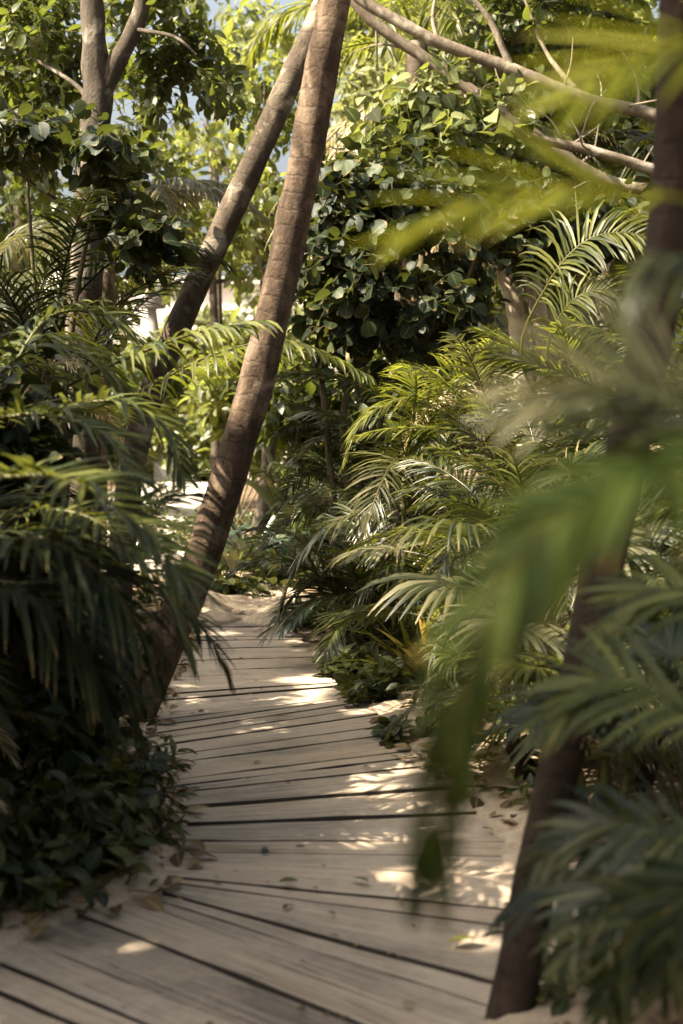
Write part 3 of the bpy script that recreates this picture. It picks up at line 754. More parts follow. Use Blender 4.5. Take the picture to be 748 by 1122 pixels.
broad_tree('hibiscus_tree', 'sunlit shrub with pale heart-shaped leaves rising behind the dark round-leaved one', W(470, 668, d),
           [([W(470, 668, d), W(468, 450, d), W(462, 300, d), W(468, 170, d)], .05, .02), ([W(468, 400, d), W(500, 280, d), W(530, 170, d)], .03, .012)],
           [B(450, 165, 10.8, 62, .6, 55, 1.6), B(510, 175, 10.7, 55, .6, 42, 1.2), B(480, 110, 11, 60, .5, 30, .8), B(545, 150, 11, 40, .5, 45, .7)],
           420, 'heart', .13, 'grape_lit', 'stem', 52, gap=.24, nl=5, tl=.32, droop=.7)
d = 9.4
broad_tree('sea_grape', 'round-leaved sea grape wrapping the foot of the forked tree', W(60, 702, d),
           [([W(60, 702, d), W(66, 500, d), W(80, 350, d), W(100, 240, d), W(120, 180, d)], .03, .012), ([W(66, 500, d), W(40, 330, d), W(30, 200, d)], .025, .01),
            ([W(80, 350, d), W(135, 330, d), W(158, 300, d), W(165, 275, d), W(182, 262, d)], .012, .007)],
           [B(30, 150, 9.6, 60, .5, 24, 1.3), B(120, 165, 9.3, 34, .3, 18, .6), B(160, 262, 9.3, 34, .3, 28, .6), B(125, 225, 9.6, 26, .3, 40, .5)],
           150, 'round', .115, 'grape', 'stem', 53, gap=.22, nl=6, tl=.28, droop=.5)
d = 10.4
broad_tree('sea_grape', 'dark round-leaved shrub under the sprawling limbs, behind the arching yellow palm', W(620, 680, d),
           [([W(620, 680, d), W(610, 450, d), W(600, 300, d), W(590, 230, d)], .035, .014), ([W(610, 450, d), W(650, 300, d), W(680, 220, d)], .025, .012)],
           [B(600, 235, 10.6, 62, .5, 38, 1.3), B(665, 230, 10.7, 55, .5, 42, 1.1), B(560, 250, 10.8, 35, .4, 45, .5)],
           260, 'round', .13, 'grape', 'stem', 54, gap=.22, nl=6, tl=.3, droop=.5)

# ------------------------------------------------------------------ background trees
def bg_tree(label, px, d, ptop, blobs, ntw, kind, size, mat, seed, gap=.28, nl=7, tl=.4, bark='tree_bark', name='background_tree', group=None):
    base = V((px - CX) / FP * d, d, .05)
    lim = [([base, base + V(.1, 0, 1.2), W(px, ptop, d)], .12, .05)]
    for b in blobs: lim.append(([base.lerp(W(px, ptop, d), .7), b[0]], .045, .012))
    broad_tree(name, label, base, lim, blobs, ntw, kind, size, mat, bark, seed, gap=gap, nl=nl, tl=tl, group=group)
bg_tree('airy sunlit tree of small bright leaves seen between the leaning trunks', 285, 17, 120, [B(290, 90, 17, 55, 1.2, 75, 2), B(270, 250, 17, 45, 1, 60, 1.4), B(220, 130, 18, 60, 1, 60, 1.2), B(320, 190, 17, 45, 1, 60, 1)], 400, 'small', .17, 'bright', 61, .46)
bg_tree('pale olive tree behind the heart-leaved shrub', 430, 17, 120, [B(430, 120, 17, 70, 1.2, 90, 2), B(400, 220, 17, 50, 1, 60, 1), B(520, 60, 17, 70, 1.2, 60, 1.4), B(480, 210, 17, 60, 1.2, 60, 1)], 1050, 'oval', .17, 'straw_leaf', 62, .28)
bg_tree('shadowy green tree behind the sprawling limbs', 650, 16, 120, [B(640, 70, 16, 90, 1.2, 75, 2), B(680, 180, 16, 80, 1.2, 70, 1.6), B(600, 180, 16.5, 70, 1.2, 70, 1.3), B(700, 290, 16, 60, 1, 70, 1), B(590, 300, 16, 70, 1, 60, 1)], 1500, 'oval', .18, 'ficus', 63, .18)
bg_tree('dense green tree filling the gap left of the forked trunk', 20, 15, 150, [B(10, 220, 15, 70, 1.2, 90, 2), B(80, 320, 15, 60, 1, 60, 1.2), B(150, 210, 16, 60, 1, 60, 1.2), B(10, 60, 15, 60, 1, 80, 1.2)], 760, 'oval', .16, 'ficus', 64, .36)
bg_tree('glowing yellow-green tree under the straw-coloured palm skirt', 230, 21, 200, [B(240, 200, 21, 60, 1.5, 60, 1.4), B(170, 250, 21, 60, 1.5, 70, 1.4), B(320, 60, 22, 70, 1.5, 80, 1.4), B(300, 300, 22, 40, 1.4, 30, .5), B(120, 100, 22, 90, 1.5, 90, 1.3)], 480, 'small', .24, 'bright', 65, .42)
bg_tree('tall yellowish tree whose top closes the gap between the forked and leaning trunks', 235, 24, 100, [B(235, 20, 24, 60, 1.5, 60, 1.4), B(215, -20, 25, 60, 1.5, 40, 1)], 150, 'small', .26, 'bright', 67, .4)
bg_tree('pale leafy tree far behind the middle shrubs', 560, 23, 200, [B(560, 60, 23, 110, 1.8, 90, 2), B(440, 40, 23, 80, 1.8, 80, 1.6), B(560, 260, 23, 90, 1.5, 90, 1.5), B(690, 120, 24, 90, 1.5, 120, 1.5), B(390, 260, 23, 50, 1.5, 80, 1)], 1250, 'small', .32, 'straw_leaf', 66, .2)

def shrub(label, px, d, blobs, ntw, kind, size, mat, seed, gap=.2, nl=7, tl=.3, name='shrub', group=None):
    base = V((px - CX) / FP * d, d, .04)
    t = thing(name, label, 'shrub', tuple(base), group); rg = random.Random(seed)
    for b in blobs:
        for j in range(2):
            m_ = MB(); limb(m_, [V(rg.gauss(0, .05), 0, 0), (b[0] - base) * .5 + V(rg.gauss(0, .08), rg.gauss(0, .08), 0), b[0] - base + V(rg.gauss(0, .1), rg.gauss(0, .1), 0)], .014, .005, 6); m_.build('stem', M['stem'], t)
    L_, Wd = crown_mesh(blobs, ntw, kind, size, seed, gap=gap, nl=nl, tl=tl)
    for q in (L_, Wd): q.v = [x - np.array(base, np.float32) for x in q.v]
    leafy(L_, Wd, 'foliage', M[mat], M['stem'], t)
    return t
shrub('dark broad-leaved shrub under the round-leaved sea grape stems', 330, 12, [B(320, 440, 12, 45, .5, 45), B(400, 450, 12, 55, .5, 60), B(370, 530, 12, 50, .5, 50)], 330, 'oval', .15, 'ficus', 71)
shrub('sunny hedge-like shrub along the far side of the sandy path', 190, 30, [B(150, 480, 30, 50, 1, 40), B(210, 490, 30, 45, 1, 36), B(270, 470, 30, 40, 1, 50)], 420, 'small', .3, 'bright', 72, .1)
shrub('leafy green bush left of the sandy path', 120, 20, [B(110, 450, 20, 50, 1, 60), B(60, 480, 20, 60, 1, 70), B(160, 420, 22, 40, 1, 50)], 480, 'oval', .2, 'ficus', 73, .15)
shrub('pale yellow bush behind the leaning trunk, beyond the bend', 255, 18, [B(250, 420, 18, 35, .8, 50), B(285, 400, 18, 40, .8, 50), B(300, 470, 18, 40, .8, 40)], 340, 'oval', .2, 'bright', 74, .2)
shrub('dense bush behind the lit feather palms', 520, 12.5, [B(480, 400, 12.5, 70, .6, 50), B(560, 430, 12.5, 70, .6, 70), B(650, 420, 12.5, 70, .6, 80), B(450, 480, 12, 60, .5, 50)], 620, 'oval', .17, 'ficus', 75, .15)
shrub('straggly bush behind the dark trunk at the right edge', 700, 8, [B(690, 480, 8, 60, .5, 80), B(740, 600, 7, 50, .5, 90), B(700, 660, 6.5, 60, .4, 70)], 330, 'oval', .13, 'ficus', 76, .2)
shrub('pale shrub with small leaves below the far building', 300, 26, [B(215, 390, 26, 50, 1, 50), B(300, 360, 26, 50, 1, 40), B(360, 400, 26, 60, 1, 60)], 420, 'small', .3, 'straw_leaf', 77, .2)

shrub('dark understorey bush added to make the gloom between the palms at the left edge', 20, 5.4, [B(10, 620, 5.4, 85, .35, 90), B(55, 760, 5.3, 70, .3, 80), B(-20, 480, 5.6, 70, .35, 70)], 420, 'oval', .12, 'gloom_leaf', 78, .05)  # bush put in to close the see-through and stand in for darkness
# ------------------------------------------------------------------ background palms
tall_palm('coconut_palm', 'palm with long arching fronds beside the forked tree', [V(-2.35, 13.0, 0), V(-2.3, 13, 1.4), V(-2.2, 13, 3.0)], .10, .09, 'palm_bark_grey', 81, 11, LONG, 'areca_grey', .72)
t = tall_palm('thatch_palm', 'palm wearing a pale skirt of dead straw fronds behind the heart-leaved shrub', [V(.74, 14.5, 0), V(.72, 14.5, 2.5), V(.78, 14.5, 5.4)], .12, .11, 'palm_bark_grey', 82, 8, LONG, 'areca_lit', .9)
rg = random.Random(82)
for i in range(18): inst(DRYP[i % 3], t, V(.05, 0, 5.15 - .16 * (i % 6)), i * 2.4 + rg.gauss(0, .2), rg.uniform(.85, 1.2), M['dry'])
for i, (px, py, lab) in enumerate(((548, 275, 'short pale palm trunk nearest the dark shrub, bent to the right'), (572, 262, 'pale palm trunk with dry boots standing beside a shorter bent one'))):
    d = 11.8; gpy = HOR + CAMZ * FP / d
    t = tall_palm('pale_palm', lab, [W(px + 22, gpy, d), W(px + 26, 450, d), W(px + 18, 350, d), W(px, py, d), W(px - 10, py - 60, d)], .085, .075, 'pale_bark', 83 + i, 6, LONG, 'areca', .45)
    for j in range(6): inst(DRYP[j % 3], t, W(px - 8, py - 50, d) - Vector(t.location), j * 1.1, .35, M['dry'])
tall_palm('fan_palm', 'grey-green palm spreading its crown at the upper right behind the limbs', [V(2.6, 13.2, 0), V(2.55, 13.2, 2), V(2.5, 13.2, 3.3)], .1, .09, 'palm_bark_grey', 86, 12, FANS, 'fan', 1.3)

# ------------------------------------------------------------------ feather palms, right side
G_R = 'feather palms beside the boardwalk'
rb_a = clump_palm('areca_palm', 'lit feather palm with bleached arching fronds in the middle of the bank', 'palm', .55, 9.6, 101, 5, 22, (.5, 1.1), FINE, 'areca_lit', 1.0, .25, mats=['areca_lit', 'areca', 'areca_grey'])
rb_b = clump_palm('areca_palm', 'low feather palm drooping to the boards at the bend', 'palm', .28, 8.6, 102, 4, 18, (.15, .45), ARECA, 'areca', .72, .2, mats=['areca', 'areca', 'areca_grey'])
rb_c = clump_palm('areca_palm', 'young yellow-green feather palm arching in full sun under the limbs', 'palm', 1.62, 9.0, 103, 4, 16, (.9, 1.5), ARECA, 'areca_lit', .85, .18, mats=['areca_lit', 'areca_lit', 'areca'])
clump_palm('areca_palm', 'dense fine-leaved feather palm behind the fan palms', 'palm', 1.15, 7.9, 104, 5, 22, (.4, .9), FINE, 'areca', .9, .25, mats=['areca', 'areca_lit', 'areca_grey'])
clump_palm('areca_palm', 'feather palm in shade at the far end of the bank', 'palm', .05, 10.6, 105, 4, 14, (.4, .8), FINE, 'areca', .8, .2, mats=['areca', 'areca_shaded'])
clump_palm('areca_palm', 'feather palm behind the dark trunk at the right edge', 'palm', 2.1, 7.4, 106, 5, 24, (.5, 1.2), FINE, 'areca', .95, .2, mats=['areca', 'areca_lit'])
# fan palms
clump_palm('areca_palm', 'dense dark feather palm closing the bank just right of the dark trunk', 'palm', 1.45, 4.9, 109, 5, 24, (.3, .9), FINE, 'areca_shaded', .78, .2, mats=['areca_shaded', 'areca', 'areca'])
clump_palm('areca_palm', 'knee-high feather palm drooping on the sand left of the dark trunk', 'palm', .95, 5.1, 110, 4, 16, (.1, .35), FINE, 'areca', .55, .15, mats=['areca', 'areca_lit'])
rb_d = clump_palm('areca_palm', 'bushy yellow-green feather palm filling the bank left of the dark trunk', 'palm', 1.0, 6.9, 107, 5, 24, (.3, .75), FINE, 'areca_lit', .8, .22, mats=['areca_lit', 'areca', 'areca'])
clump_palm('areca_palm', 'low dusky feather palm on the sand in front of the dark fan palm', 'palm', 1.15, 3.15, 108, 4, 18, (.05, .3), FINE, 'areca_shaded', .6, .15, mats=['areca_shaded', 'areca'])
clump_palm('fan_palm', 'fan palm with silvery green blades at the edge of the sand', 'palm', .88, 6.3, 111, 3, 15, (.15, .5), FANS, 'fan', .85, .15, r=.03, stem='dark_bark', mats=['fan', 'fan', 'areca_grey'])
clump_palm('fan_palm', 'taller fan palm with bright pleated blades above the other one', 'palm', .92, 5.6, 112, 3, 11, (.1, .3), FANS, 'fan', .5, .15, r=.03, stem='dark_bark', mats=['fan', 'areca_lit', 'fan'])
clump_palm('fan_palm', 'small fan palm spreading over the sand behind the foot of the dark trunk', 'palm', 1.1, 5.3, 113, 3, 12, (.05, .35), FANS, 'fan', .7, .1, r=.025, stem='dark_bark', mats=['fan', 'fan', 'areca_lit'])
clump_palm('fan_palm', 'dark fan palm growing at the foot of the dark trunk', 'palm', .92, 3.5, 114, 4, 16, (.05, .4), FANS, 'fan_shaded', .66, .1, r=.025, stem='dark_bark')
clump_palm('areca_palm', 'shaded feather palm right of the dark trunk, above the low fan palm', 'palm', 1.6, 4.3, 115, 4, 18, (.4, .9), FINE, 'fan_shaded', .8, .12, r=.025, stem='dark_bark', mats=['fan_shaded', 'fan'])

# ------------------------------------------------------------------ feather palms, left side
left_a = clump_palm('areca_palm', 'big dark feather palm leaning over the boards from the left', 'palm', -1.62, 4.6, 121, 5, 24, (.3, .9), ARECA, 'areca_shaded', .72, .22, mats=['areca_shaded', 'areca_shaded', 'areca'], r=.03)
left_b = clump_palm('areca_palm', 'feather palm with broad dark leaflets between the two left-hand palms', 'palm', -1.95, 6.2, 122, 5, 20, (.6, 1.1), ARECA, 'areca_shaded', .72, .22, mats=['areca_shaded', 'areca'], r=.028)
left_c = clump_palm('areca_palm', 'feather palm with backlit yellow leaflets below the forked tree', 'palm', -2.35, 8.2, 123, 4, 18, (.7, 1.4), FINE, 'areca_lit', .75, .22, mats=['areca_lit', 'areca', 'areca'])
clump_palm('areca_palm', 'thin-leaved palm tangled in front of the forked trunk', 'palm', -2.15, 9.6, 124, 4, 18, (1.2, 2.0), FINE, 'areca_shaded', 1.1, .22, mats=['areca_shaded', 'areca', 'areca_shaded'])
clump_palm('areca_palm', 'small palm with thin spread fronds by the sandy path', 'palm', -1.75, 11.6, 125, 3, 10, (.1, .4), FINE, 'areca', .7, .1)
clump_palm('areca_palm', 'low shaded feather palm at the left edge of the first boards', 'palm', -1.5, 3.9, 126, 4, 16, (.1, .5), FINE, 'areca_shaded', .6, .15, r=.03)

def arm(t, dz): return t.location + V(0, 0, dz)
def hero(t, dz, pts, mat, seed, up=(0, 0, 1), **kw): return hero_frond(t, t.location, [arm(t, dz)] + pts, up, mat, seed, **kw)
hero(left_b, .9, [W(-10, 480, 6.1), W(70, 425, 6.0), W(150, 388, 5.95), W(225, 362, 5.95), W(290, 352, 6.0)], 'areca_midlit', 201, n=38, L=.30, wd=0.0240, droop=1.2, vee=.25, p0=.35, ang0=75, ang1=45)
hero(left_b, .8, [W(0, 500, 5.6), W(60, 452, 5.5), W(130, 440, 5.4), W(180, 470, 5.35), W(200, 520, 5.3)], 'areca_midlit', 202, n=38, L=.30, wd=0.0216, droop=.8, vee=.35, p0=.3, ang0=70, ang1=35)
hero(left_b, .8, [W(-40, 470, 5.8), W(10, 400, 5.8), W(60, 380, 5.8), W(120, 410, 5.8), W(150, 450, 5.8)], 'areca_midlit', 209, n=36, L=.30, wd=0.0208, droop=.7, vee=.3, p0=.3, ang0=70, ang1=35)
hero(left_a, .5, [W(-60, 560, 4.1), W(20, 522, 4.0), W(95, 535, 3.9), W(160, 585, 3.85), W(205, 640, 3.8)], 'areca_midlit', 203, n=55, L=.36, wd=0.0200, droop=.55, vee=.35, p0=.3, ang0=78, ang1=40)
hero(left_a, .7, [W(40, 650, 4.8), W(120, 630, 4.7), W(190, 655, 4.65), W(230, 700, 4.6), W(250, 745, 4.6)], 'areca_shaded', 204, n=41, L=.20, wd=0.0096, droop=.7, vee=.3, p0=.3, ang0=60, ang1=30)
hero(left_a, .4, [W(-60, 640, 3.9), W(15, 592, 3.8), W(80, 606, 3.75), W(135, 660, 3.7), W(168, 735, 3.7)], 'areca_shaded', 205, n=43, L=.36, wd=0.0208, droop=.7, vee=.15, p0=.3, ang0=72, ang1=30)
hero(left_a, .4, [W(-90, 720, 3.9), W(-25, 655, 3.8), W(35, 655, 3.75), W(90, 705, 3.7), W(122, 785, 3.7)], 'areca_shaded', 206, n=43, L=.38, wd=0.0208, droop=.7, vee=.15, p0=.3, ang0=72, ang1=30)
hero(left_a, .4, [W(-60, 660, 4.3), W(20, 640, 4.2), W(85, 665, 4.2), W(130, 725, 4.2), W(150, 800, 4.2)], 'areca_shaded', 210, n=41, L=.32, wd=0.0192, droop=.8, vee=.15, p0=.3, ang0=70, ang1=30)
hero(left_a, .6, [W(-50, 500, 4.9), W(20, 455, 4.8), W(100, 470, 4.75), W(155, 530, 4.7)], 'areca_midlit', 211, n=46, L=.34, wd=0.0208, droop=.55, vee=.35, p0=.3, ang0=75, ang1=38)
hero(left_a, .6, [W(-20, 600, 4.6), W(50, 560, 4.6), W(120, 580, 4.5), W(180, 650, 4.5), W(205, 720, 4.5)], 'areca_midlit', 212, n=48, L=.32, wd=0.0176, droop=.6, vee=.3, p0=.3, ang0=75, ang1=35)
hero(left_b, .9, [W(0, 430, 6.3), W(50, 350, 6.4), W(110, 345, 6.4), W(165, 385, 6.4)], 'areca_midlit', 213, n=43, L=.34, wd=0.0216, droop=.8, vee=.3, p0=.3, ang0=75, ang1=38)
hero(left_c, .8, [W(60, 470, 8), W(150, 430, 7.8), W(235, 388, 7.6), W(320, 374, 7.5), W(405, 412, 7.4)], 'areca_lit', 207, n=36, L=.28, wd=.024, droop=1.6, vee=.15, p0=.35, ang0=72, ang1=40)
hero(left_c, 1.0, [W(-30, 430, 8.2), W(20, 380, 8.1), W(80, 372, 8), W(130, 410, 7.9)], 'areca_lit', 208, n=30, L=.32, wd=.024, droop=.8, vee=.3, p0=.3)

hero(rb_c, 1.1, [W(572, 400, 8.9), W(598, 315, 8.8), W(645, 262, 8.7), W(705, 258, 8.6), W(740, 285, 8.6)], 'areca_lit', 221, up=(-.3, -.7, .6), n=48, L=.36, wd=.022, droop=.9, vee=.4, p0=.35, ang0=70, ang1=35)
hero(rb_c, 1.1, [W(600, 400, 8.8), W(622, 335, 8.6), W(665, 318, 8.5), W(700, 345, 8.4)], 'areca_lit', 222, up=(-.3, -.7, .6), n=40, L=.30, wd=.02, droop=1.0, vee=.3, p0=.35)
hero(rb_a, .8, [W(560, 510, 9.4), W(520, 455, 9.3), W(455, 436, 9.2), W(400, 458, 9.1), W(378, 505, 9.1)], 'areca_lit', 223, n=44, L=.32, wd=.017, droop=.9, vee=.3, p0=.3)
hero(rb_a, .7, [W(600, 560, 9.2), W(560, 500, 9.0), W(500, 472, 8.9), W(430, 470, 8.9), W(390, 478, 8.9)], 'areca_lit', 224, n=44, L=.26, wd=.016, droop=.9, vee=.3, p0=.3)
hero(rb_b, .3, [W(470, 600, 8.5), W(420, 568, 8.4), W(370, 570, 8.3), W(330, 610, 8.3), W(306, 668, 8.3)], 'areca_grey', 225, n=44, L=.33, wd=.018, droop=1.1, vee=.2, p0=.25)
hero(rb_b, .25, [W(470, 640, 8.3), W(440, 618, 8.2), W(405, 635, 8.1), W(375, 690, 8.1)], 'areca', 226, n=36, L=.28, wd=.018, droop=1.0, vee=.2, p0=.25)
hero(rb_d, .5, [W(620, 640, 6.8), W(570, 600, 6.7), W(500, 610, 6.6), W(450, 660, 6.5)], 'areca', 227, n=40, L=.30, wd=.016, droop=.9, vee=.3, p0=.25)
hero(rb_d, .4, [W(600, 690, 6.5), W(540, 650, 6.3), W(490, 680, 6.2), W(465, 760, 6.2)], 'areca', 228, n=40, L=.26, wd=.015, droop=.9, vee=.3, p0=.25)

# ------------------------------------------------------------------ hero fronds close to the lens
# palm whose fronds reach in from the right, very near
base = V(1.05, 1.15, 0)
t = thing('near_palm', 'feather palm close to the lens with blurred fronds reaching in from the right', 'palm', tuple(base))
m_ = MB(); ring_trunk(m_, [V(0, 0, 0), V(-.03, .02, .8), V(-.08, .03, 1.35)], .05, .045, 1.2, .08, 12); m_.build('trunk', M['cane'], t)
top = base + V(-.08, .03, 1.35)
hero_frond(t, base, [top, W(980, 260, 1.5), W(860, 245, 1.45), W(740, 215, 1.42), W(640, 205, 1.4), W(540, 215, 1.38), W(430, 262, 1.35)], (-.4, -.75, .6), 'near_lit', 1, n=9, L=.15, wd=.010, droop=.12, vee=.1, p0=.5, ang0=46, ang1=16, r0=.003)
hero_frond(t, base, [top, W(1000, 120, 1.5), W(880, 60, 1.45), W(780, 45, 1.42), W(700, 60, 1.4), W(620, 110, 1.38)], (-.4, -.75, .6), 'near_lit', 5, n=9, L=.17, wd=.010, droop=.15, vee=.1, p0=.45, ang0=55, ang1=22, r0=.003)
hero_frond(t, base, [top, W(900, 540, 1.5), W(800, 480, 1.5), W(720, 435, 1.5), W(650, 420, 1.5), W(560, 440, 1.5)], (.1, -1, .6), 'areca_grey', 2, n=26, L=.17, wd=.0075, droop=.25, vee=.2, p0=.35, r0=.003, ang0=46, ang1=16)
hero_frond(t, base, [top, W(880, 500, 1.1), W(740, 505, 1.05), W(620, 560, 1.02), W(530, 680, 1.0), W(480, 900, 1.0), W(472, 960, 1.0)], (0, -.6, 1), 'near_shaded', 3, n=30, L=.115, wd=.0135, droop=.8, vee=.1, p0=.2, r0=.003, ang0=45, ang1=16)
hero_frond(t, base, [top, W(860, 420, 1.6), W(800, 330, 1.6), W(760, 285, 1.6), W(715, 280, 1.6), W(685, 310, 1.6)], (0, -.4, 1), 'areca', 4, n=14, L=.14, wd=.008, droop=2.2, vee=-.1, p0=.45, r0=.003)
hero_frond(t, base, [top, W(900, 620, 1.5), W(800, 540, 1.45), W(720, 520, 1.4), W(640, 545, 1.4), W(580, 610, 1.4)], (0, -.6, 1), 'near_shaded', 6, n=26, L=.17, wd=.014, droop=.6, vee=.2, p0=.3, r0=.003)


# palm standing off the right edge, its dark fronds hanging before the dark trunk
base = V(1.12, 2.35, .02)
t = thing('near_palm', 'feather palm at the right edge, dark fronds fanning before the dark trunk', 'palm', tuple(base))
m_ = MB(); ring_trunk(m_, [V(0, 0, 0), V(-.02, .02, .3), V(-.05, .03, .6)], .05, .045, 1.2, .08, 12); m_.build('trunk', M['cane'], t)
top = base + V(-.05, .03, .6)
for k_, (pts, mt, L_k) in enumerate(((((850, 840, 2.4), (740, 770, 2.45), (660, 745, 2.5), (600, 790, 2.5)), 'areca_midlit', .20), (((900, 760, 2.5), (790, 660, 2.6), (710, 650, 2.65), (655, 700, 2.7)), 'areca_midlit', .20),
      (((820, 930, 2.4), (720, 910, 2.45), (650, 905, 2.5), (585, 950, 2.5)), 'areca', .17), (((800, 960, 2.4), (720, 950, 2.4), (655, 985, 2.4), (615, 1060, 2.4)), 'areca', .17),
      (((800, 980, 2.3), (735, 985, 2.3), (690, 1030, 2.3), (665, 1110, 2.3)), 'areca_shaded', .17), (((850, 1000, 2.2), (790, 960, 2.2), (745, 1000, 2.2), (725, 1090, 2.2)), 'areca_shaded', .17))):
    hero_frond(t, base, [top] + [W(*q) for q in pts], (-.1, -.5, .8), mt, 300 + k_, n=24, L=L_k, wd=.017, droop=.5, vee=.15, p0=.35, r0=.005, ang0=58, ang1=24)

# ------------------------------------------------------------------ low planting
def rosette(name, label, cat, x, y, seed, n, L, wd, mat, e=(25, 80), droop=.8, prof=LS, fold=.4, group=None):
    rg = random.Random(seed); m_ = MB()
    for i in range(n):
        a = i * 2.4 + rg.gauss(0, .2); el = R(rg.uniform(*e)); d_ = V(math.cos(a) * math.cos(el), math.sin(a) * math.cos(el), math.sin(el))
        ribbon(m_, V(math.cos(a), math.sin(a), 0) * .015, d_, V(-math.sin(a), math.cos(a), 0), L * rg.uniform(.7, 1.15), wd * rg.uniform(.8, 1.15), droop * rg.uniform(.5, 1.5), rg.random(), prof, fold)
    o = m_.build(name, M[mat]); o.location = (x, y, gz(x, y) - .01); tag(o, label, cat, group); return o
BROADP = [(0, .12), (.18, .14), (.3, .5), (.48, 1.0), (.7, .9), (.88, .5), (1, .02)]
def at(px, d): return ((px - CX) / FP * d, d)
rosette('spider_lily', 'sunlit strap-leaved lily beside the sand drift', 'plant', *at(455, 7.7), 131, 26, .55, .045, 'areca_lit', (20, 75), 1.1)
rosette('spider_lily', 'strap-leaved lily behind the fan palm, below the croton', 'plant', *at(500, 7.2), 132, 22, .5, .04, 'areca', (20, 75), 1.0)
rosette('agave', 'dark sword-leaved rosette right of the leaning trunk', 'plant', *at(275, 13.2), 133, 26, .75, .085, 'philo', (15, 80), .35, LS, .6)
rosette('banana_plant', 'upright plant with big paddle leaves behind the split-leaf plant', 'plant', *at(330, 13.4), 134, 11, 1.3, .26, 'herb', (55, 85), .55, BROADP, .3)
rosette('ginger_plant', 'paddle-leaved plant poking through the drooping palm', 'plant', *at(425, 8.9), 135, 12, .6, .11, 'areca', (35, 80), .7, BROADP, .35)
rosette('croton', 'yellow croton glowing above the strap-leaved lilies', 'plant', *at(478, 7.5), 136, 24, .42, .075, 'croton', (25, 85), .5, BROADP, .25)
rosette('ginger_plant', 'green paddle-leaved plant beside the sword-leaved rosette', 'plant', *at(255, 12.4), 137, 16, .55, .10, 'herb', (25, 80), .7, BROADP, .35)
rosette('ginger_plant', 'shiny low paddle-leaved plant on the inside of the bend', 'plant', *at(300, 11.6), 138, 16, .5, .10, 'herb', (20, 75), .7, BROADP, .35)

def split_leaf(label, px, d, seed, n, h, size):
    rg = random.Random(seed); x, y = at(px, d); t = thing('philodendron', label, 'plant', (x, y, gz(x, y)))
    for i in range(n):
        a = i * 2.4 + rg.gauss(0, .2); e0 = rg.uniform(45, 85); m_ = MB(); ln = h * rg.uniform(.7, 1.2)
        C_ = spline(arc_pts(ln, e0, e0 - 40, 4), 10); tube(m_, C_, .008, 5, .5)
        tip = C_[-1]; e = R(rg.uniform(-45, -5)); T_ = V(math.cos(e), 0, math.sin(e))
        frond(m_, [tip - T_ * .02, tip + T_ * size * .5, tip + T_ * size + V(0, 0, -.05)], (0, 0, 1), n=8, L=size * .62, wd=size * .17, p0=.02, droop=.35, vee=.1, r0=.006, rg=rg, ang0=80, ang1=30, ragged=.05)
        o = m_.build('leaf', M['philo'], t); o.rotation_euler = (0, 0, a)
    return t
split_leaf('big split-leaf plant with deeply cut blue-green leaves by the leaning trunk', 335, 12.2, 141, 9, .75, .5)
split_leaf('small split-leaf plant low under the drooping feather palm', 372, 9.2, 142, 7, .3, .3)

def herb(label, x, y, seed, n, h, kind, size, mat, name='herb', group=None, sp=.16):
    rg = random.Random(seed); t = thing(name, label, 'plant', (x, y, gz(x, y) - .01), group); S_ = MB(); L_ = MB(); acc = ([], [], [], [], [])
    for i in range(n):
        a = rg.uniform(0, 6.28); r_ = sp * rg.random(); q = V(math.cos(a) * r_, math.sin(a) * r_, 0)
        twig_leaves(L_, S_, q, nrm(V(math.cos(a) * .5, math.sin(a) * .5, 1)), h * rg.uniform(.6, 1.2), 9, kind, size, rg, acc, .2)
    put_leaves(L_, kind, *acc); leafy(L_, S_, 'foliage', M[mat], M['stem'], t); return t
herb('glossy herb with lance leaves at the left board ends, below the leaning trunk', *at(150, 5.6), 151, 12, .2, 'lance', .10, 'herb')
herb('dark bushy herb behind the drift of sand on the left', *at(115, 5.5), 152, 14, .22, 'oval', .085, 'herb')
herb('spiky little herb touching the fan of boards', *at(158, 4.85), 153, 10, .17, 'lance', .10, 'herb')
herb('small dark herb in the deep shade left of the spiky one', *at(80, 4.7), 154, 11, .16, 'oval', .09, 'herb')
herb('leafy herb in the darkest corner beside the first boards', *at(20, 4.5), 155, 14, .3, 'oval', .11, 'herb')
herb('broad-leaved herb at the edge of the boards under the drooping palm', *at(385, 8.0), 156, 14, .16, 'heart', .11, 'herb')
herb('pale herb in a sun patch left of the strap-leaved lily', *at(420, 7.6), 157, 14, .15, 'oval', .11, 'grape_lit')
herb('dark creeping herb at the board ends beside the pale one', *at(400, 7.35), 158, 10, .1, 'heart', .10, 'herb')
herb('low herb on the sand beneath the near fan palm', *at(455, 6.35), 159, 7, .08, 'oval', .10, 'herb')
herb('leafy herb at the bend below the paddle-leaved plant', *at(335, 9.8), 160, 14, .2, 'oval', .11, 'herb')
herb('round-leaved herb behind the bend by the sandy edge', *at(245, 11.3), 161, 14, .22, 'round', .10, 'herb')
herb('bright little herb growing from the sand at the bend', *at(222, 11.0), 162, 9, .14, 'oval', .09, 'grape_lit')
herb('scraggly herb where the far boards sink into the sand', *at(268, 11.2), 169, 12, .2, 'oval', .10, 'herb')
herb('fresh green herb on the inside of the bend, past the last boards', *at(232, 11.9), 170, 14, .25, 'lance', .13, 'herb')
herb('dim herb on the sand right of the dark trunk foot', *at(640, 3.5), 163, 9, .12, 'oval', .10, 'herb')

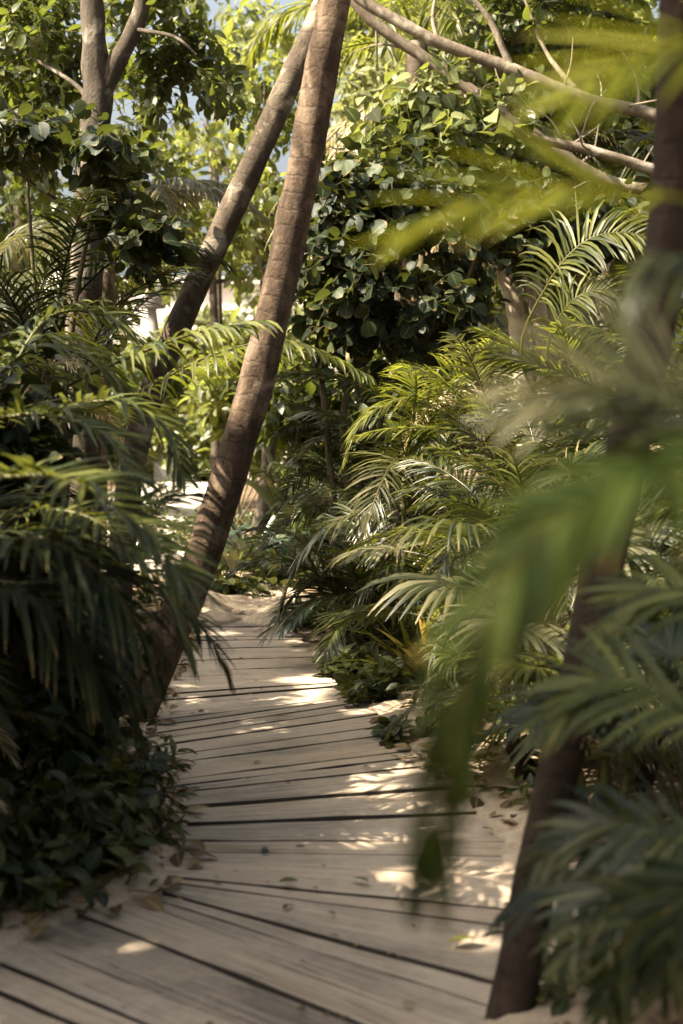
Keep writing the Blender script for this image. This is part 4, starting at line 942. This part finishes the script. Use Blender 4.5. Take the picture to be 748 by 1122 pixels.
herb('tufted herb overhanging the curve of the board ends', *at(120, 4.95), 164, 12, .18, 'lance', .10, 'herb')
herb('dark sprawling herb on the soil between the tufted one and the shadows', *at(55, 5.1), 165, 14, .2, 'oval', .09, 'herb')
herb('little three-stemmed herb by the bottom left board ends', *at(40, 4.15), 166, 9, .14, 'oval', .08, 'herb')
herb('shadowed herb hiding the sand behind the lowest boards', *at(105, 4.45), 167, 12, .16, 'oval', .08, 'herb')
herb('long-leaved herb in the gloom left of the shadowed one', *at(10, 4.35), 168, 14, .24, 'lance', .11, 'herb')
# ground cover and leaf litter: more than anyone could count
def scatter(n, seed, xr, yr, lo, hi, dens):
    rg = random.Random(seed); out = []
    xs = np.array([rg.uniform(*xr) for _ in range(n)]); ys = np.array([rg.uniform(*yr) for _ in range(n)]); s = deck_sd(xs, ys)
    for x, y, q in zip(xs, ys, s):
        if lo < q < hi and not (seed == 171 and -1.5 < x < -.7 and 5.7 < y < 7.2) and noise.noise(V(x * 1.3, y * 1.3, seed)) > dens: out.append((x, y, (.012 + max(0, min(q, .5)) * .16) if q < 2.2 else .07))
    return out
acc = ([], [], [], [], []); rg = random.Random(171); S_ = MB()
for x, y, z in scatter(3400, 171, (-5, 5), (3.2, 20), .10, 9, -.12):
    for j in range(3):
        a = rg.uniform(0, 6.28); q = V(x, y, z - .01)
        twig_leaves(None, S_ if y < 13 else None, q, nrm(V(math.cos(a) * .7, math.sin(a) * .7, 1)), rg.uniform(.08, .26), 5, 'oval', .085, rg, acc, .2, .002)
L_ = MB(); put_leaves(L_, 'oval', *acc); o = L_.build('ground_cover', M['herb']); struct(o, 'stuff')
L_ = MB(); P_, D_, N_, S2, v_ = [], [], [], [], []; rg = random.Random(172)
for x, y, z in scatter(11000, 172, (-4, 4), (3, 14), -.07, 5, -.4):
    a = rg.uniform(0, 6.28); P_.append((x, y, z + .012)); D_.append((math.cos(a), math.sin(a), rg.uniform(-.1, .25))); N_.append((rg.gauss(0, .25), rg.gauss(0, .25), 1)); S2.append(rg.uniform(.04, .12)); v_.append(rg.random())
for i in range(110):      # leaflets and crumbs blown onto the boards
    t_ = rg.random(); k_ = rg.randrange(2, len(SL) - 2); q = SL[k_].lerp(SL[k_ + 1], rg.random()).lerp(SR[k_], t_ ** .6 if rg.random() < .5 else t_)
    a = rg.uniform(0, 6.28); P_.append((q.x, q.y, .017)); D_.append((math.cos(a), math.sin(a), .12)); N_.append((rg.gauss(0, .2), rg.gauss(0, .2), 1)); S2.append(rg.uniform(.012, .045)); v_.append(rg.random())
put_leaves(L_, 'oval', P_, D_, N_, S2, v_); struct(L_.build('leaf_litter', M['litter']), 'stuff')

# ------------------------------------------------------------------ things lying on the boards
def fallen(label, px, py, size, mat, seed, kind='oval', az=0.3, group=None):
    L_ = MB(); q = G(px, py); rg = random.Random(seed)
    put_leaves(L_, kind, [(0, 0, .016)], [(math.cos(az), math.sin(az), .22)], [(rg.gauss(0, .15), rg.gauss(0, .15), 1)], [size], [rg.random()])
    o = L_.build('fallen_leaf', M[mat]); o.location = (q.x, q.y, .008); tag(o, label, 'leaf', group); return o
fallen('single green oval leaf lying on the boards near the dark trunk', 490, 1042, .10, 'green_fallen', 1, az=.25)
fallen('small curled green leaf lying on the middle of the boards', 305, 974, .065, 'green_fallen', 2, az=0)
fallen('small yellowing leaf on the boards, left of the single green oval one', 404, 974, .065, 'green_fallen', 3, az=2.6)
fallen('brown leaf on the far boards beside a sun patch', 300, 791, .07, 'litter', 4, az=.1)
fallen('dry leaf at the right board ends by the sand drift', 447, 826, .09, 'litter', 5, az=2.4)
fallen('green leaf on the sand below the low herb', 470, 830, .09, 'green_fallen', 6, az=.9)
fallen('pale dry leaf near the creeping herb at the board ends', 395, 772, .1, 'litter', 7, az=.4)
fallen('brown dry leaf at the tip of the board fan', 165, 988, .09, 'litter', 8, az=.5)
m_ = MB(); rg = random.Random(4)
vs_ = spline([V(-.012, 0, .008), V(0, .004, .012), V(.012, 0, .008)], 6); tube(m_, vs_, [.004, .010, .012, .011, .008, .003], 8)
o = m_.build('seed_pod', M['metal']); q = G(290, 936); o.location = (q.x, q.y, .002); tag(o, 'small black seed lying alone on the boards', 'seed')

# stone half buried by the boards
def rock(label, px, py, r, seed):
    m_ = MB(); n1, n2 = 10, 14; vv, uu, ff = [], [], []
    for i in range(n1 + 1):
        th = math.pi * i / n1
        for k in range(n2 + 1):
            ph = 2 * math.pi * (k % n2) / n2; d_ = V(math.sin(th) * math.cos(ph), math.sin(th) * math.sin(ph), math.cos(th))
            rr = r * (1 + .25 * noise.noise(d_ * 1.7 + V(seed, 0, 0)) + .08 * noise.noise(d_ * 6)); vv.append((d_.x * rr * 1.4, d_.y * rr, d_.z * rr * .6)); uu.append((k / n2, i / n1))
    for i in range(n1):
        for k in range(n2): ff.append((i * 15 + k, (i + 1) * 15 + k, (i + 1) * 15 + k + 1, i * 15 + k + 1))
    m_.add(vv, ff, .5, uu); o = m_.build('stone', M['stone']); q = G(px, py); o.location = (q.x, q.y, gz(q.x, q.y) + r * .25); tag(o, label, 'stone')
rock('flat pale stone beside the right board ends', 402, 768, .055, 1)
rock('rounded stone under the pale herb', 436, 742, .05, 4)

# ------------------------------------------------------------------ far lamp post, box light, building
def box(mb, c, s, bev=.0):
    x, y, z = c; a, b, h = s[0] / 2, s[1] / 2, s[2] / 2
    v = [(x + i * a, y + j * b, z + k * h) for k in (-1, 1) for j in (-1, 1) for i in (-1, 1)]
    mb.add(v, [(0, 2, 3, 1), (4, 5, 7, 6), (0, 1, 5, 4), (2, 6, 7, 3), (0, 4, 6, 2), (1, 3, 7, 5)], .5, [(0, 0)] * 8)
q = G(183, 534); t = thing('lamp_post', 'grey post with a dark block foot beside the far sandy path', 'post', (q.x, q.y, 0))
m_ = MB(); box(m_, (0, 0, .28), (.5, .5, .56)); box(m_, (0, 0, .59), (.36, .36, .06)); m_.build('foot', M['metal'], t, False)
m_ = MB(); limb(m_, [V(-.02, 0, .6), V(-.1, 0, 2.0), V(-.3, 0, 3.9)], .15, .10, 12); m_.build('pole', M['concrete'], t)
m_ = MB(); pr = [(-.12, .30), (.0, .34), (.14, .33), (.3, .26), (.42, .14), (.47, .01)]
tube(m_, [V(-.3, 0, 3.95 + a) for a, b in pr], [b for a, b in pr], 20); m_.build('lamp_shade', M['concrete'], t)
q = G(191, 668); t = thing('path_light', 'small dark box light beside the leaning trunk at the bend', 'light', (W(189, 625, 10.6).x, 10.6, .04))
m_ = MB(); box(m_, (0, 0, .16), (.11, .11, .32)); m_.build('housing', M['metal'], t, False)
m_ = MB(); box(m_, (0, 0, .34), (.14, .14, .03)); m_.build('cap', M['metal'], t, False)

base = V(-2.6, 46, 0); t = thing('building', 'pale plastered building far behind the leaning trunks', 'building', tuple(base))
m_ = MB(); box(m_, (0, 2.5, 2.95), (12, 5, 5.9)); m_.build('wall', M['plaster'], t, False)
m_ = MB(); box(m_, (0, 2.5, 6.02), (12.5, 5.5, .22)); m_.build('roof', M['plaster'], t, False)
m_ = MB(); box(m_, (1.2, -.02, 3.6), (1.4, .08, 1.5)); m_.build('window', M['metal'], t, False)

GROUPS = {'areca_palm': 'feather palms beside the boardwalk', 'fan_palm': 'fan palms on the right bank', 'leaning_palm': 'leaning palm trunks', 'background_tree': 'trees behind the planting',
          'shade_tree': 'unseen trees added for shade beside and behind the boards', 'sea_grape': 'round-leaved shrubs', 'shrub': 'shrubs among the palms', 'herb': 'small herbs along the board ends',
          'fallen_leaf': 'leaves lying on the boards', 'ginger_plant': 'paddle-leaved plants', 'spider_lily': 'strap-leaved lilies', 'philodendron': 'split-leaf plants', 'pale_palm': 'pale bent palm trunks', 'stone': 'stones by the boards'}
for o in scene.objects:
    if o.parent is None and o.get('category'):
        g = GROUPS.get(o.name.split('.')[0])
        if g and not o.get('group'): o['group'] = g
